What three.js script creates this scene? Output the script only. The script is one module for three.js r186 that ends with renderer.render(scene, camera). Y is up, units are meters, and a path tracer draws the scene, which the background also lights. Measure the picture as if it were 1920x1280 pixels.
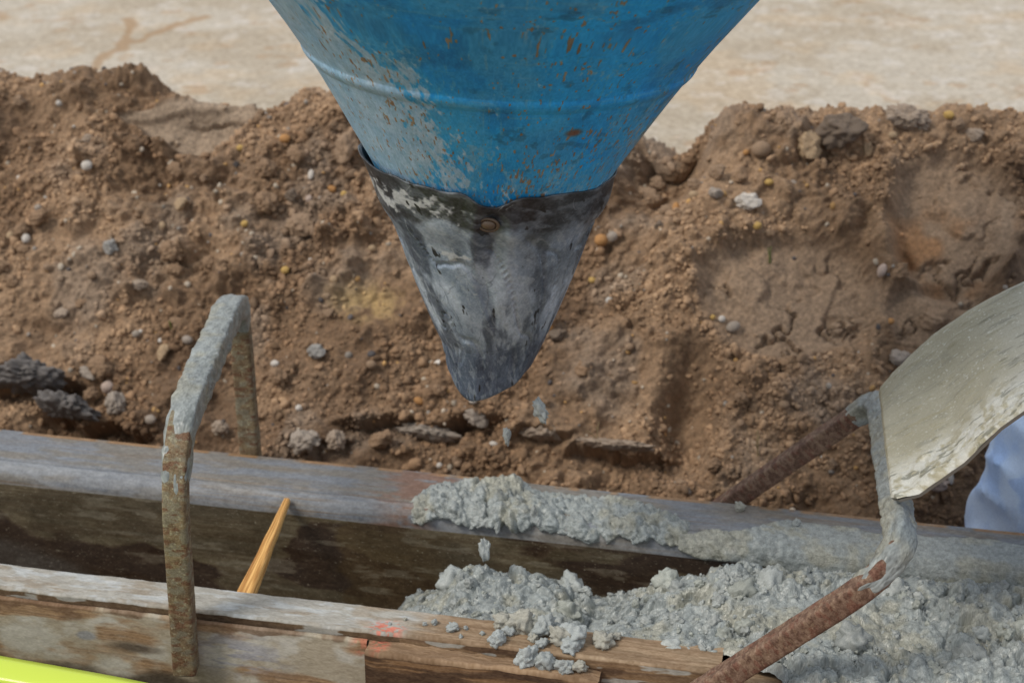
import * as THREE from 'three';
import { mergeGeometries, mergeVertices } from 'three/addons/utils/BufferGeometryUtils.js';
import { MarchingCubes } from 'three/addons/objects/MarchingCubes.js';
import { RoundedBoxGeometry } from 'three/addons/geometries/RoundedBoxGeometry.js';

// ------------------------------------------------------------------ camera, sky, sun, exposure
// world: x runs along the formwork, y is up, the boards lie 1.5 to 1.9 m in front of the camera along -z
const scene = new THREE.Scene();
const camera = new THREE.PerspectiveCamera(22.62, 1920 / 1280, 0.05, 400);
camera.position.set(0, 1.37, 0);
camera.rotation.order = 'YXZ';
camera.rotation.set(THREE.MathUtils.degToRad(-24), THREE.MathUtils.degToRad(11.8), 0);
camera.focus = 1.74; camera.userData.fStop = 7;
scene.add(camera);

const SKY_W = 128, SKY_H = 64, skyData = new Float32Array(SKY_W * SKY_H * 4);
for (let j = 0; j < SKY_H; j++) for (let i = 0; i < SKY_W; i++) {
  const el = ((j + 0.5) / SKY_H - 0.5) * Math.PI, s = Math.max(0, Math.sin(el));
  const L = el > 0 ? 0.66 + 0.34 * s : 0.36, k = (j * SKY_W + i) * 4;       // overcast: brighter towards the zenith
  skyData[k] = L * 0.96; skyData[k + 1] = L; skyData[k + 2] = L * 1.07; skyData[k + 3] = 1;
}
const sky = new THREE.DataTexture(skyData, SKY_W, SKY_H, THREE.RGBAFormat, THREE.FloatType);
sky.mapping = THREE.EquirectangularReflectionMapping; sky.magFilter = THREE.LinearFilter; sky.needsUpdate = true;
scene.background = sky; scene.environment = sky;

const sun = new THREE.DirectionalLight(new THREE.Color(1, 0.93, 0.83), 2.6);
sun.position.set(-3.3, 4.6, 0.5); sun.target.position.set(-0.4, 0.3, -1.9);
sun.castShadow = true; sun.shadow.radius = 36; sun.shadow.mapSize.set(2048, 2048);
Object.assign(sun.shadow.camera, { left: -3, right: 3, top: 3, bottom: -3, near: 0.5, far: 14 });
scene.add(sun, sun.target);

const renderer = new THREE.WebGLRenderer({ antialias: true });
renderer.setSize(1024, 682);
renderer.toneMapping = THREE.LinearToneMapping;
renderer.toneMappingExposure = 0.94;
renderer.shadowMap.enabled = true; renderer.shadowMap.type = THREE.PCFSoftShadowMap;

// ------------------------------------------------------------------ helpers
const clamp = (x, a = 0, b = 1) => Math.min(b, Math.max(a, x));
const sst = (a, b, x) => { const t = clamp((x - a) / (b - a)); return t * t * (3 - 2 * t); };
const mix = (a, b, t) => a + (b - a) * t;
const mix3 = (a, b, t) => [mix(a[0], b[0], t), mix(a[1], b[1], t), mix(a[2], b[2], t)];
function rng(seed) { let s = seed >>> 0; return () => { s = (s + 0x6d2b79f5) | 0; let t = Math.imul(s ^ (s >>> 15), 1 | s); t = (t + Math.imul(t ^ (t >>> 7), 61 | t)) ^ t; return ((t ^ (t >>> 14)) >>> 0) / 4294967296; }; }
function hash(x, y, z) { let h = Math.imul(x, 374761393) + Math.imul(y, 668265263) + Math.imul(z, 2147483647 - 1640531527); h = Math.imul(h ^ (h >>> 13), 1274126177); h = Math.imul(h ^ (h >>> 15), 2246822519 | 0); return (h ^ (h >>> 16)) >>> 0; }
const h01 = (x, y, z) => hash(x, y, z) / 4294967296;
function noise(x, y, z = 0) {                         // value noise, 0..1
  const X = Math.floor(x), Y = Math.floor(y), Z = Math.floor(z); x -= X; y -= Y; z -= Z;
  const u = x * x * x * (x * (6 * x - 15) + 10), v = y * y * y * (y * (6 * y - 15) + 10), w = z * z * z * (z * (6 * z - 15) + 10);
  const a = mix(mix(h01(X, Y, Z), h01(X + 1, Y, Z), u), mix(h01(X, Y + 1, Z), h01(X + 1, Y + 1, Z), u), v);
  if (w === 0) return a;
  return mix(a, mix(mix(h01(X, Y, Z + 1), h01(X + 1, Y, Z + 1), u), mix(h01(X, Y + 1, Z + 1), h01(X + 1, Y + 1, Z + 1), u), v), w);
}
function fbm(x, y, z = 0, o = 4) { let s = 0, a = 0.5, t = 0; for (let i = 0; i < o; i++) { s += a * noise(x, y, z); t += a; a *= 0.5; x = x * 2.03 + 17.1; y = y * 2.03 + 5.7; z = z * 2.03 + (z ? 9.2 : 0); } return s / t; }
const W = { f1: 0, f2: 0, id: 0 };
function worley(x, y, z) {                            // 3-D cells: nearest two distances and the nearest cell's id
  const X = Math.floor(x), Y = Math.floor(y), Z = Math.floor(z); let a = 9, b = 9, id = 0;
  for (let i = -1; i < 2; i++) for (let j = -1; j < 2; j++) for (let k = -1; k < 2; k++) {
    const h = hash(X + i, Y + j, Z + k), dx = X + i + (h & 1023) / 1023 - x, dy = Y + j + ((h >>> 10) & 1023) / 1023 - y, dz = Z + k + ((h >>> 20) & 1023) / 1023 - z, d = dx * dx + dy * dy + dz * dz;
    if (d < a) { b = a; a = d; id = h; } else if (d < b) b = d;
  }
  W.f1 = Math.sqrt(a); W.f2 = Math.sqrt(b); W.id = (Math.imul(id, 2654435761) >>> 0) / 4294967296; return W;
}
function curve(pts) { return (x) => { if (x <= pts[0][0]) return pts[0][1]; for (let i = 1; i < pts.length; i++) if (x <= pts[i][0]) { const t = (x - pts[i - 1][0]) / (pts[i][0] - pts[i - 1][0]); return mix(pts[i - 1][1], pts[i][1], t * t * (3 - 2 * t)); } return pts[pts.length - 1][1]; }; }
const lin = (pts) => (x) => { if (x <= pts[0][0]) return pts[0][1]; for (let i = 1; i < pts.length; i++) if (x <= pts[i][0]) return mix(pts[i - 1][1], pts[i][1], (x - pts[i - 1][0]) / (pts[i][0] - pts[i - 1][0])); return pts[pts.length - 1][1]; };
const V = (x, y, n) => new THREE.Vector3(x, y, -n);   // n = distance in front of the camera's foot, across the boards

const taken = {};
function numbered(name) { const k = taken[name] = (taken[name] ?? -1) + 1; return k ? `${name}_${String(k).padStart(3, '0')}` : name; }
function shade(o) { o.traverse((m) => { if (m.isMesh) { m.castShadow = true; m.receiveShadow = true; } }); return o; }
function top(o, name, label, category, group, kind) {
  o.name = numbered(name); o.userData = {};
  if (kind) o.userData.kind = kind;
  if (label) o.userData.label = label;
  if (category) o.userData.category = category;
  if (group) o.userData.group = group;
  scene.add(o); return shade(o);
}
function part(o, name, parent, label) { o.name = name; if (label) o.userData.label = label; parent.add(o); return shade(o); }
function tex(w, h, fn, srgb = true, wrap = THREE.MirroredRepeatWrapping) {
  const d = new Uint8Array(w * h * 4);
  for (let j = 0; j < h; j++) for (let i = 0; i < w; i++) {
    const c = fn((i + 0.5) / w, (j + 0.5) / h), k = (j * w + i) * 4;
    if (c.length) { d[k] = clamp(c[0], 0, 255); d[k + 1] = clamp(c[1], 0, 255); d[k + 2] = clamp(c[2], 0, 255); } else d[k] = d[k + 1] = d[k + 2] = clamp(c, 0, 255);
    d[k + 3] = 255;
  }
  const t = new THREE.DataTexture(d, w, h, THREE.RGBAFormat);
  if (srgb) t.colorSpace = THREE.SRGBColorSpace;
  t.wrapS = t.wrapT = wrap; t.magFilter = THREE.LinearFilter; t.minFilter = THREE.LinearMipmapLinearFilter; t.generateMipmaps = true; t.needsUpdate = true; return t;
}
function grid(nu, nv, fn, { col = null, uv = null, closedU = false } = {}) {   // a sheet of (nu+1)x(nv+1) points
  const P = new Float32Array((nu + 1) * (nv + 1) * 3), U = new Float32Array((nu + 1) * (nv + 1) * 2), K = col ? new Float32Array(P.length) : null, I = new Uint32Array(nu * nv * 6);
  let k = 0;
  for (let j = 0; j <= nv; j++) for (let i = 0; i <= nu; i++, k++) {
    const p = fn(closedU && i === nu ? 0 : i, j); P[3 * k] = p.x; P[3 * k + 1] = p.y; P[3 * k + 2] = p.z;
    const w = uv ? uv(i, j, p) : [i / nu, j / nv]; U[2 * k] = w[0]; U[2 * k + 1] = w[1];
    if (col) { const c = col(i, j, p); K[3 * k] = c[0]; K[3 * k + 1] = c[1]; K[3 * k + 2] = c[2]; }
  }
  let q = 0;
  for (let j = 0; j < nv; j++) for (let i = 0; i < nu; i++) { const a = j * (nu + 1) + i, b = a + 1, c = a + nu + 1, d = c + 1; I[q++] = a; I[q++] = b; I[q++] = d; I[q++] = a; I[q++] = d; I[q++] = c; }
  const g = new THREE.BufferGeometry();
  g.setAttribute('position', new THREE.BufferAttribute(P, 3)); g.setAttribute('uv', new THREE.BufferAttribute(U, 2));
  if (K) g.setAttribute('color', new THREE.BufferAttribute(K, 3));
  g.setIndex(new THREE.BufferAttribute(I, 1)); g.computeVertexNormals();
  if (closedU) { const N = g.attributes.normal; for (let j = 0; j <= nv; j++) { const a = j * (nu + 1), b = a + nu, v = new THREE.Vector3().fromBufferAttribute(N, a).add(new THREE.Vector3().fromBufferAttribute(N, b)).normalize(); N.setXYZ(a, v.x, v.y, v.z); N.setXYZ(b, v.x, v.y, v.z); } }
  return g;
}
function lumpGeo(seed, { detail = 3, facets = 0, rough = 0.18, fine = 0.06, freq = 1.6, asp = [1, 1, 1] } = {}) {   // a stone, clod or lump of radius about 1
  const r = rng(seed), g = mergeVertices(new THREE.IcosahedronGeometry(1, detail).deleteAttribute('uv').deleteAttribute('normal')), P = g.attributes.position, planes = [], v = new THREE.Vector3();
  for (let i = 0; i < facets; i++) { const p = new THREE.Vector3(r() - 0.5, r() - 0.5, r() - 0.5).normalize(); planes.push([p, 0.62 + 0.3 * r()]); }
  for (let i = 0; i < P.count; i++) {
    v.fromBufferAttribute(P, i).normalize(); let R = 1.05;
    for (const [p, d] of planes) { const c = v.dot(p); if (c > 0.02) R = Math.min(R, d / c); }
    const f = freq, o = seed * 7.3;
    R *= 1 + rough * 2 * (fbm(v.x * f * asp[0] + o, v.y * f * asp[1] + 9, v.z * f * asp[2] + 3.3, 4) - 0.5) + fine * 2 * (noise(v.x * 6 * asp[0] + o, v.y * 6 * asp[1], v.z * 6 * asp[2] + 0.1) - 0.5);
    P.setXYZ(i, v.x * R, v.y * R, v.z * R);
  }
  g.computeVertexNormals();
  const U = new Float32Array(P.count * 2); for (let i = 0; i < P.count; i++) { U[2 * i] = P.getX(i) * 0.7 + P.getZ(i) * 0.3; U[2 * i + 1] = P.getY(i) * 0.7 + P.getZ(i) * 0.4; }
  g.setAttribute('uv', new THREE.BufferAttribute(U, 2)); return g;
}

// ------------------------------------------------------------------ shared materials
const grainTex = tex(512, 512, (u, v) => { const a = fbm(u * 40, v * 40, 0, 4), b = noise(u * 170, v * 170); return 226 + 70 * (a - 0.5) + 46 * (b - 0.5); }, true);
const grainBump = tex(512, 512, (u, v) => 255 * (0.6 * fbm(u * 45, v * 45, 0, 4) + 0.4 * noise(u * 150, v * 150)), false);
const M = {};
M.soil = new THREE.MeshStandardMaterial({ vertexColors: true, map: grainTex, bumpMap: grainBump, bumpScale: 0.002, roughness: 0.96 });
M.crumb = new THREE.MeshStandardMaterial({ color: 0xffffff, roughness: 0.97 });
M.concrete = new THREE.MeshStandardMaterial({ vertexColors: true, map: grainTex, bumpMap: grainBump, bumpScale: 0.0012, roughness: 0.38 });
M.lump = new THREE.MeshStandardMaterial({ color: new THREE.Color().setRGB(0.38, 0.405, 0.39), map: grainTex, roughness: 0.52 });

// ------------------------------------------------------------------ ground and road
const subsoil = tex(512, 512, (u, v) => { const a = fbm(u * 9, v * 9, 0, 5), b = noise(u * 130, v * 130); return mix3([84, 62, 43], [138, 108, 80], clamp(a * 1.5 - 0.25 + 0.4 * (b - 0.5))); });
subsoil.repeat.set(60, 60);
{
  const g = new THREE.PlaneGeometry(160, 160, 1, 1); g.rotateX(-Math.PI / 2);
  const m = new THREE.Mesh(g, new THREE.MeshStandardMaterial({ map: subsoil, roughness: 0.97 })); m.position.set(0, 0, -20);
  top(m, 'ground', 'bare brown earth around the formwork', null, null, 'structure');
}
// dusty pale roadway beyond the soil bank; its texture covers 5.6 x 3.2 m, mirrored beyond
const crackLines = [[[-1.80, 3.72], [-1.825, 3.80], [-1.84, 3.86], [-1.825, 3.93], [-1.842, 3.99]], [[-1.842, 3.985], [-1.87, 4.08], [-1.90, 4.16], [-1.93, 4.22]], [[-1.84, 3.97], [-1.81, 4.02], [-1.80, 4.10], [-1.79, 4.18], [-1.76, 4.24], [-1.74, 4.30]]];
function crackDist(x, n) { let d = 9; for (const l of crackLines) for (let i = 1; i < l.length; i++) { const [ax, ay] = l[i - 1], [bx, by] = l[i], t = clamp(((x - ax) * (bx - ax) + (n - ay) * (by - ay)) / ((bx - ax) ** 2 + (by - ay) ** 2)); d = Math.min(d, Math.hypot(x - ax - t * (bx - ax), n - ay - t * (by - ay))); } return d; }
const roadTex = tex(2048, 1024, (u, v) => {
  const x = -2.9 + u * 3.8, n = 2.9 + v * 2.6;
  let c = mix3([160, 148, 130], [171, 162, 148], sst(0.35, 0.65, fbm(x * 5, n * 4, 0, 5)));
  c = mix3(c, [176, 152, 122], 0.35 * sst(0.5, 0.72, fbm(x * 8 + 40, n * 7, 0, 5)));
  c = mix3(c, [146, 112, 78], 0.35 * sst(0.66, 0.8, fbm(x * 14 + 11, n * 12 + 3, 0, 4)));
  c = mix3(c, [214, 214, 220], 0.2 * sst(0.6, 0.75, fbm(x * 22 + 5, n * 20 + 31, 0, 4)));
  const g = (noise(x * 260, n * 260) - 0.5) * 26 + (noise(x * 90, n * 90) - 0.5) * 22;
  c = [c[0] + g, c[1] + g, c[2] + g];
  if (x < -1.6 && n > 3.6 && n < 4.4) { const d = crackDist(x + 0.02 * (noise(x * 40, n * 40) - 0.5), n + 0.02 * (noise(x * 40 + 9, n * 40) - 0.5)), w = 0.007 + 0.017 * noise(x * 22, n * 22 + 8); c = mix3(c, [140, 106, 70], 0.55 * (1 - sst(w * 0.4, w * 1.3, d))); }
  return c;
});
{
  const g = grid(190, 60, (i, j) => { const x = i < 150 ? -3 + i * 0.03 : 1.5 + (i - 150) * 1.2, n = j < 40 ? 2.85 + j * 0.07 : 5.65 + (j - 40) ** 2 * 0.2; return V(i < 12 ? -3 - (12 - i) * 4 : x, j === 0 ? -0.03 : 0.3 + 0.012 * (fbm(x * 1.5, n * 1.5, 0, 3) - 0.5), j === 0 ? 2.72 : n); }, { uv: (i, j, p) => [(p.x + 2.9) / 3.8, (-p.z - 2.9) / 2.6] });
  const m = new THREE.Mesh(g, new THREE.MeshStandardMaterial({ map: roadTex, bumpMap: roadTex, bumpScale: 0.003, roughness: 0.93 }));
  top(m, 'road', 'pale dusty roadway behind the soil bank', null, null, 'structure');
}

// ------------------------------------------------------------------ soil bank
const BA = THREE.MathUtils.degToRad(44), BD = [Math.cos(BA), Math.sin(BA)], BN = [-Math.sin(BA), Math.cos(BA)];   // along the face (n, y) and out of it
const crest = curve([[-2.4, 0.69], [-1.46, 0.672], [-1.35, 0.70], [-1.285, 0.722], [-1.225, 0.712], [-1.15, 0.672], [-1.118, 0.668], [-1.05, 0.666], [-0.99, 0.662], [-0.954, 0.665], [-0.909, 0.70], [-0.869, 0.688], [-0.7, 0.67], [-0.5, 0.665], [-0.315, 0.655], [-0.276, 0.652], [-0.233, 0.675], [-0.174, 0.68], [-0.106, 0.685], [-0.023, 0.70], [0.08, 0.70], [0.16, 0.712], [0.26, 0.715], [1.3, 0.71]]);
const ell = (x, s, cx, cs, rx, rs, soft = 0.25) => 1 - sst(1 - soft, 1 + soft, Math.hypot((x - cx) / rx, (s - cs) / rs));
const ridgeX = curve([[0.0, -0.235], [0.15, -0.245], [0.373, -0.315], [0.55, -0.275], [0.7, -0.235]]);
const slabLow = curve([[-1.27, 0.655], [-1.22, 0.625], [-1.15, 0.592], [-1.10, 0.582], [-1.06, 0.592], [-1.02, 0.625], [-0.98, 0.662]]);
const ledges = [[-0.735, -0.545, 0.128, 0.152, 0.030], [-0.56, -0.49, 0.155, 0.162, 0.026], [-0.465, -0.385, 0.133, 0.14, 0.026], [-0.375, -0.235, 0.122, 0.13, 0.032], [-1.36, -1.19, 0.128, 0.15, 0.045], [-1.22, -1.06, 0.092, 0.088, 0.035]];
function face(x, s) {                                 // what the bank is like at x metres along and s metres up its face
  const jx = 0.035 * (fbm(x * 9, s * 9, 2.2, 3) - 0.5), jy = 0.035 * (fbm(x * 9 + 31, s * 9, 2.2, 3) - 0.5), X = x + jx, S = s + jy;
  const slab = X > -1.275 && X < -0.975 && S > slabLow(X) ? sst(0, 0.012, S - slabLow(X)) * sst(-1.27, -1.24, X - 5 * Math.max(0, S - 0.645)) * (1 - sst(-1.0, -0.975, X)) : 0;
  const cut1 = ell(X, S, -0.075, 0.395, 0.14, 0.098, 0.16), cut2 = ell(X, S, 0.155, 0.545, 0.095, 0.12, 0.16), cut3 = ell(X, S, 0.14, 0.385, 0.075, 0.06, 0.16), cut4 = ell(X, S, 0.34, 0.48, 0.08, 0.17);
  const cut = Math.max(cut1, cut2, cut3, cut4), smooth = Math.max(slab, cut * 0.93);
  let m = 0.05 * (fbm(x * 2.6 + 3, s * 1.6 + 1, 5.5, 3) - 0.5) + 0.045 * (fbm(x * 6.5 + 13, s * 4 + 7, 1.5, 3) - 0.5);
  m += 0.045 * sst(-0.03, 0.05, x - ridgeX(s)) * (1 - sst(0.06, 0.22, x - ridgeX(s))) + 0.012 * sst(0.1, 0.2, x - ridgeX(s));
  m -= 0.07 * ell(x, s, -0.29, 0.62, 0.06, 0.08, 0.6);
  m -= 0.105 * ell(x, s, -0.205, 0.185, 0.04, 0.085, 0.7);
  m -= 0.03 * slab * (1 - sst(0.62, 0.68, s)); m -= 0.026 * cut1; m -= 0.034 * cut2; m -= 0.02 * cut3; m -= 0.02 * cut4;
  m += 0.022 * ell(x, s, 0.058, 0.50, 0.022, 0.17, 0.6) * (0.5 + noise(x * 30, s * 30)) + 0.016 * ell(x, s, 0.24, 0.52, 0.02, 0.14, 0.6);
  for (const [x0, x1, s0, s1, h] of ledges) if (x > x0 - 0.04 && x < x1 + 0.04) {
    const e = s0 + (s1 - s0) * (x - x0) / (x1 - x0) + 0.02 * (noise(x * 38, 3.3) - 0.5) + 0.008 * (noise(x * 120, 1.3) - 0.5), w = sst(x0 - 0.03, x0 + 0.02, x) * (1 - sst(x1 - 0.02, x1 + 0.03, x));
    m += w * h * (0.6 * sst(-0.003, 0.003, s - e) * (1 - sst(0.0, 0.05, s - e)) - 0.9 * (1 - sst(-0.003, 0.003, s - e)) * sst(-0.055, 0, s - e));
  }
  m -= 0.03 * (1 - sst(0.0, 0.12, s));
  return { m, smooth, slab, cut1, cut2, cut };
}
function relief(x, s, f) {
  const wx = x + 0.012 * (noise(x * 60, s * 60, 3.7) - 0.5), ws = s + 0.012 * (noise(x * 60 + 50, s * 60, 3.7) - 0.5);
  const amt = mix(0.55, 1.35, sst(0.3, 0.7, fbm(x * 5 + 70, s * 5, 8.8, 2)));
  let d = 0.040 * (fbm(wx * 15, ws * 15, 4.4, 5) - 0.5);
  worley(wx * 8.5 + 0.5 * noise(wx * 30, ws * 30, 7), ws * 8.5, 3.4); d += 0.034 * Math.max(0, 0.5 - W.f1 * W.f1) * (W.id > 0.45 ? 1 : 0) * amt;
  worley(wx * 19, ws * 19, 1.3); d += 0.030 * Math.max(0, 0.60 - W.f1) * (W.id > 0.4 ? 1.5 : 0.2) * amt;
  worley(wx * 48, ws * 48, 6.1); d += 0.0145 * Math.max(0, 0.68 - W.f1) * (0.25 + 1.3 * W.id) * amt;
  worley(wx * 110, ws * 110, 2.9); d += 0.0080 * Math.max(0, 0.7 - W.f1) * (0.2 + 1.5 * W.id) * amt;
  d += 0.003 * (noise(x * 230, s * 230, 1.1) - 0.5);
  let r = (d - 0.010) * (1 - 0.9 * f.smooth);
  if (f.smooth > 0.05) {                              // drying cracks in the smooth faces
    worley(x * 9 + 1.6 * fbm(x * 22, s * 22, 0.5, 3), s * 8 + 1.6 * fbm(x * 22 + 9, s * 22, 0.5, 3), 0.4); const e = W.f2 - W.f1; r += 0.020 * f.smooth * (W.id - 0.5) * (1 - f.slab * 0.8) * sst(0, 0.12, e); r -= 0.011 * f.smooth * (1 - sst(0.005, 0.06, e)) * sst(0.42, 0.6, fbm(x * 9 + 4, s * 9, 7.7, 2));
    if (f.slab > 0.1) { const q = s - 0.655 - 0.02 * Math.sin((x + 1.1) * 16) - 0.014 * (fbm(x * 20, 1.1, 0, 3) - 0.5); r += 0.008 * f.slab * sst(-0.002, 0.003, q) - 0.010 * f.slab * (1 - sst(0.0, 0.004, Math.abs(q + 0.022 + 0.05 * (x + 1.1)))) * sst(-1.12, -1.1, x); }
    r += 0.010 * f.smooth * (fbm(x * 24, s * 7, 3, 3) - 0.5) + 0.0018 * f.smooth * (noise(x * 160, s * 160, 2) - 0.5);
  }
  return r;
}
const tmp = new THREE.Vector3();
function bank(x, s, out = new THREE.Vector3(), rel = true) {
  const f = face(x, s), sc = crest(x) - 0.022 + 0.02 * (fbm(x * 16, 2.2, 0, 3) - 0.5) * (x > -1.15 && x < -0.97 ? 0.25 : 1), e = s - sc;
  let n = 2.15, y = 0.10, on = BN[0], oy = BN[1];
  if (e <= 0) { n += s * BD[0]; y += s * BD[1]; } else {
    const R = 0.055, A = BA + THREE.MathUtils.degToRad(33), a = Math.min(e / R, A);
    n += sc * BD[0]; y += sc * BD[1];
    n += R * (Math.cos(BA) * Math.sin(a) + Math.sin(BA) * (1 - Math.cos(a))); y += R * (Math.sin(BA) * Math.sin(a) - Math.cos(BA) * (1 - Math.cos(a)));
    const th = BA - a; if (e > R * A) { n += (e - R * A) * Math.cos(th); y += (e - R * A) * Math.sin(th); }
    on = -Math.sin(th); oy = Math.cos(th);
  }
  const d = f.m * (1 - sst(0, 0.3, e)) + (rel ? relief(x, s, f) : 0);
  return out.set(x, y + oy * d, -(n + on * d));
}
function soilColor(x, s, f) {
  let c = mix3([0.205, 0.125, 0.070], [0.345, 0.225, 0.135], sst(0.32, 0.68, fbm(x * 7, s * 7, 0.7, 4)));
  c = mix3(c, [0.128, 0.076, 0.044], 0.6 * sst(0.5, 0.72, fbm(x * 4 + 9, s * 5 + 3, 3.7, 4)));
  c = mix3(c, [0.29, 0.222, 0.165], 0.6 * sst(0.55, 0.75, fbm(x * 9 + 22, s * 9, 6.7, 4)));
  if (f.smooth > 0.02) {
    c = mix3(c, mix3([0.30, 0.205, 0.132], [0.38, 0.275, 0.19], fbm(x * 12, s * 9, 2.1, 3)), 0.8 * f.smooth);
    c = mix3(c, [0.40, 0.31, 0.225], 0.65 * f.slab);
    c = mix3(c, [0.36, 0.18, 0.075], 0.75 * f.cut2 * sst(0.42, 0.6, fbm(x * 14 + 4, s * 14, 1.9, 3)) * (1 - sst(0.5, 0.6, s)));
  }
  c = mix3(c, [0.52, 0.36, 0.16], 0.75 * ell(x, s, -0.732, 0.333, 0.05, 0.03, 0.7) * sst(0.3, 0.55, fbm(x * 60, s * 60, 1.5, 3)));
  const g = 1 + 0.35 * (noise(x * 150, s * 150, 4.4) - 0.5); return [c[0] * g, c[1] * g, c[2] * g];
}
const bankX = [], bankS = [];
for (let x = -2.4; x < -1.56; x += 0.012) bankX.push(x);
for (let x = -1.56; x < 0.42; x += 0.0027) bankX.push(x);
for (let x = 0.42; x < 1.4; x += 0.012) bankX.push(x);
for (let s = -0.14; s < 0.80; s += 0.0026) bankS.push(s);
for (let s = 0.80; s < 1.55; s += 0.02) bankS.push(s);
{
  const fc = {}; let last = null;
  const g = grid(bankX.length - 1, bankS.length - 1, (i, j) => bank(bankX[i], bankS[j], tmp), { col: (i, j) => soilColor(bankX[i], bankS[j], face(bankX[i], bankS[j])), uv: (i, j) => [bankX[i] * 5, bankS[j] * 5] });
  top(new THREE.Mesh(g, M.soil), 'soil_bank', 'heaped bank of brown excavated soil between formwork and road', null, null, 'structure');
}
console.log('bank built');
const outward = new THREE.Vector3(0, BN[1], -BN[0]);
function crumbs(count, seed, name, label, size, colors, geo, keep) {
  const r = rng(seed), im = new THREE.InstancedMesh(geo, M.crumb, count), q = new THREE.Quaternion(), e = new THREE.Euler(), m4 = new THREE.Matrix4(), p = new THREE.Vector3(), sc = new THREE.Vector3(), col = new THREE.Color(); let k = 0, guard = 0;
  while (k < count && guard++ < count * 20) {
    const x = -1.75 + r() * 2.3, s = 0.02 + r() * (crest(x) + 0.08); const f = face(x, Math.min(s, 0.78));
    if (f.smooth > 0.3 && r() > 0.025) continue; if (!keep(x, s, r)) continue;
    bank(x, s, p); const a = size(r); p.addScaledVector(outward, a * (0.2 - 0.7 * r()));
    q.setFromEuler(e.set(r() * 6.3, r() * 6.3, r() * 6.3)); sc.set(a * (0.7 + 0.6 * r()), a * (0.7 + 0.6 * r()), a * (0.7 + 0.6 * r()));
    im.setMatrixAt(k, m4.compose(p, q, sc));
    const c = colors(x, s, f, r); im.setColorAt(k, col.setRGB(c[0], c[1], c[2])); k++;
  }
  im.count = k; im.instanceMatrix.needsUpdate = true; return top(im, name, label, null, null, 'stuff');
}
crumbs(26000, 11, 'soil_crumbs', 'loose crumbs of brown soil covering the bank', (r) => 0.0012 + 0.0026 * r() + 0.006 * r() ** 7, (x, s, f, r) => { const c = soilColor(x, s, f), g = 0.72 + 0.6 * r(); return [c[0] * g, c[1] * g, c[2] * g]; }, lumpGeo(3, { detail: 1, rough: 0.5, fine: 0.2, facets: 9 }), (x, s, r) => r() < 0.06 + sst(0.42, 0.62, fbm(x * 8 + 7, s * 8, 9.1, 3)));
crumbs(900, 12, 'gravel', 'fine mixed gravel scattered in the soil bank', (r) => 0.0018 + 0.0035 * r() ** 2, (x, s, f, r) => { const t = r(), g = 0.7 + 0.6 * r(), c = t < 0.4 ? [0.38, 0.32, 0.25] : t < 0.6 ? [0.42, 0.25, 0.10] : t < 0.78 ? [0.25, 0.22, 0.19] : t < 0.83 ? [0.5, 0.47, 0.43] : [0.09, 0.08, 0.08]; return [c[0] * g, c[1] * g, c[2] * g]; }, lumpGeo(5, { detail: 1, rough: 0.15 }), () => true);

// stones and clods, from the photograph: [x along, s up the face, half length, half height, kind, label or group key]
const stoneGeos = { round: [1, 2, 3].map((k) => lumpGeo(20 + k, { detail: 4, rough: 0.14, fine: 0.03, freq: 1.1 })), chunk: [1, 2, 3, 4].map((k) => lumpGeo(30 + k, { detail: 9, facets: 9, rough: 0.3, fine: 0.10, freq: 2.6 })), clod: [1, 2, 3, 4].map((k) => lumpGeo(40 + k, { detail: 10, facets: 5, rough: 0.34, fine: 0.11, freq: 2.4 })) };
const stoneMats = {};
function stoneMat(key, rgb, rough = 0.85) { return stoneMats[key] ??= new THREE.MeshStandardMaterial({ color: new THREE.Color().setRGB(...mix3(rgb, [0.30, 0.19, 0.11], key === 'asphalt' || key === 'black' ? 0.1 : 0.25)), map: grainTex, bumpMap: grainBump, bumpScale: 0.0003, roughness: rough }); }
const stoneTones = { white: [0.78, 0.74, 0.68], grey: [0.40, 0.355, 0.31], bluegrey: [0.36, 0.375, 0.37], tan: [0.50, 0.36, 0.22], orange: [0.56, 0.27, 0.08], yellow: [0.68, 0.44, 0.12], brown: [0.33, 0.225, 0.145], dark: [0.155, 0.125, 0.10], black: [0.05, 0.05, 0.055], pink: [0.58, 0.46, 0.40], asphalt: [0.15, 0.145, 0.145], paleclay: [0.42, 0.34, 0.27] };
const plural = { white: 'white', grey: 'grey', bluegrey: 'blue-grey', tan: 'tan', orange: 'orange', yellow: 'yellow', brown: 'brown', dark: 'dark brown', black: 'black', pink: 'pinkish', asphalt: 'asphalt', paleclay: 'pale' };
const R7 = rng(77);
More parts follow.
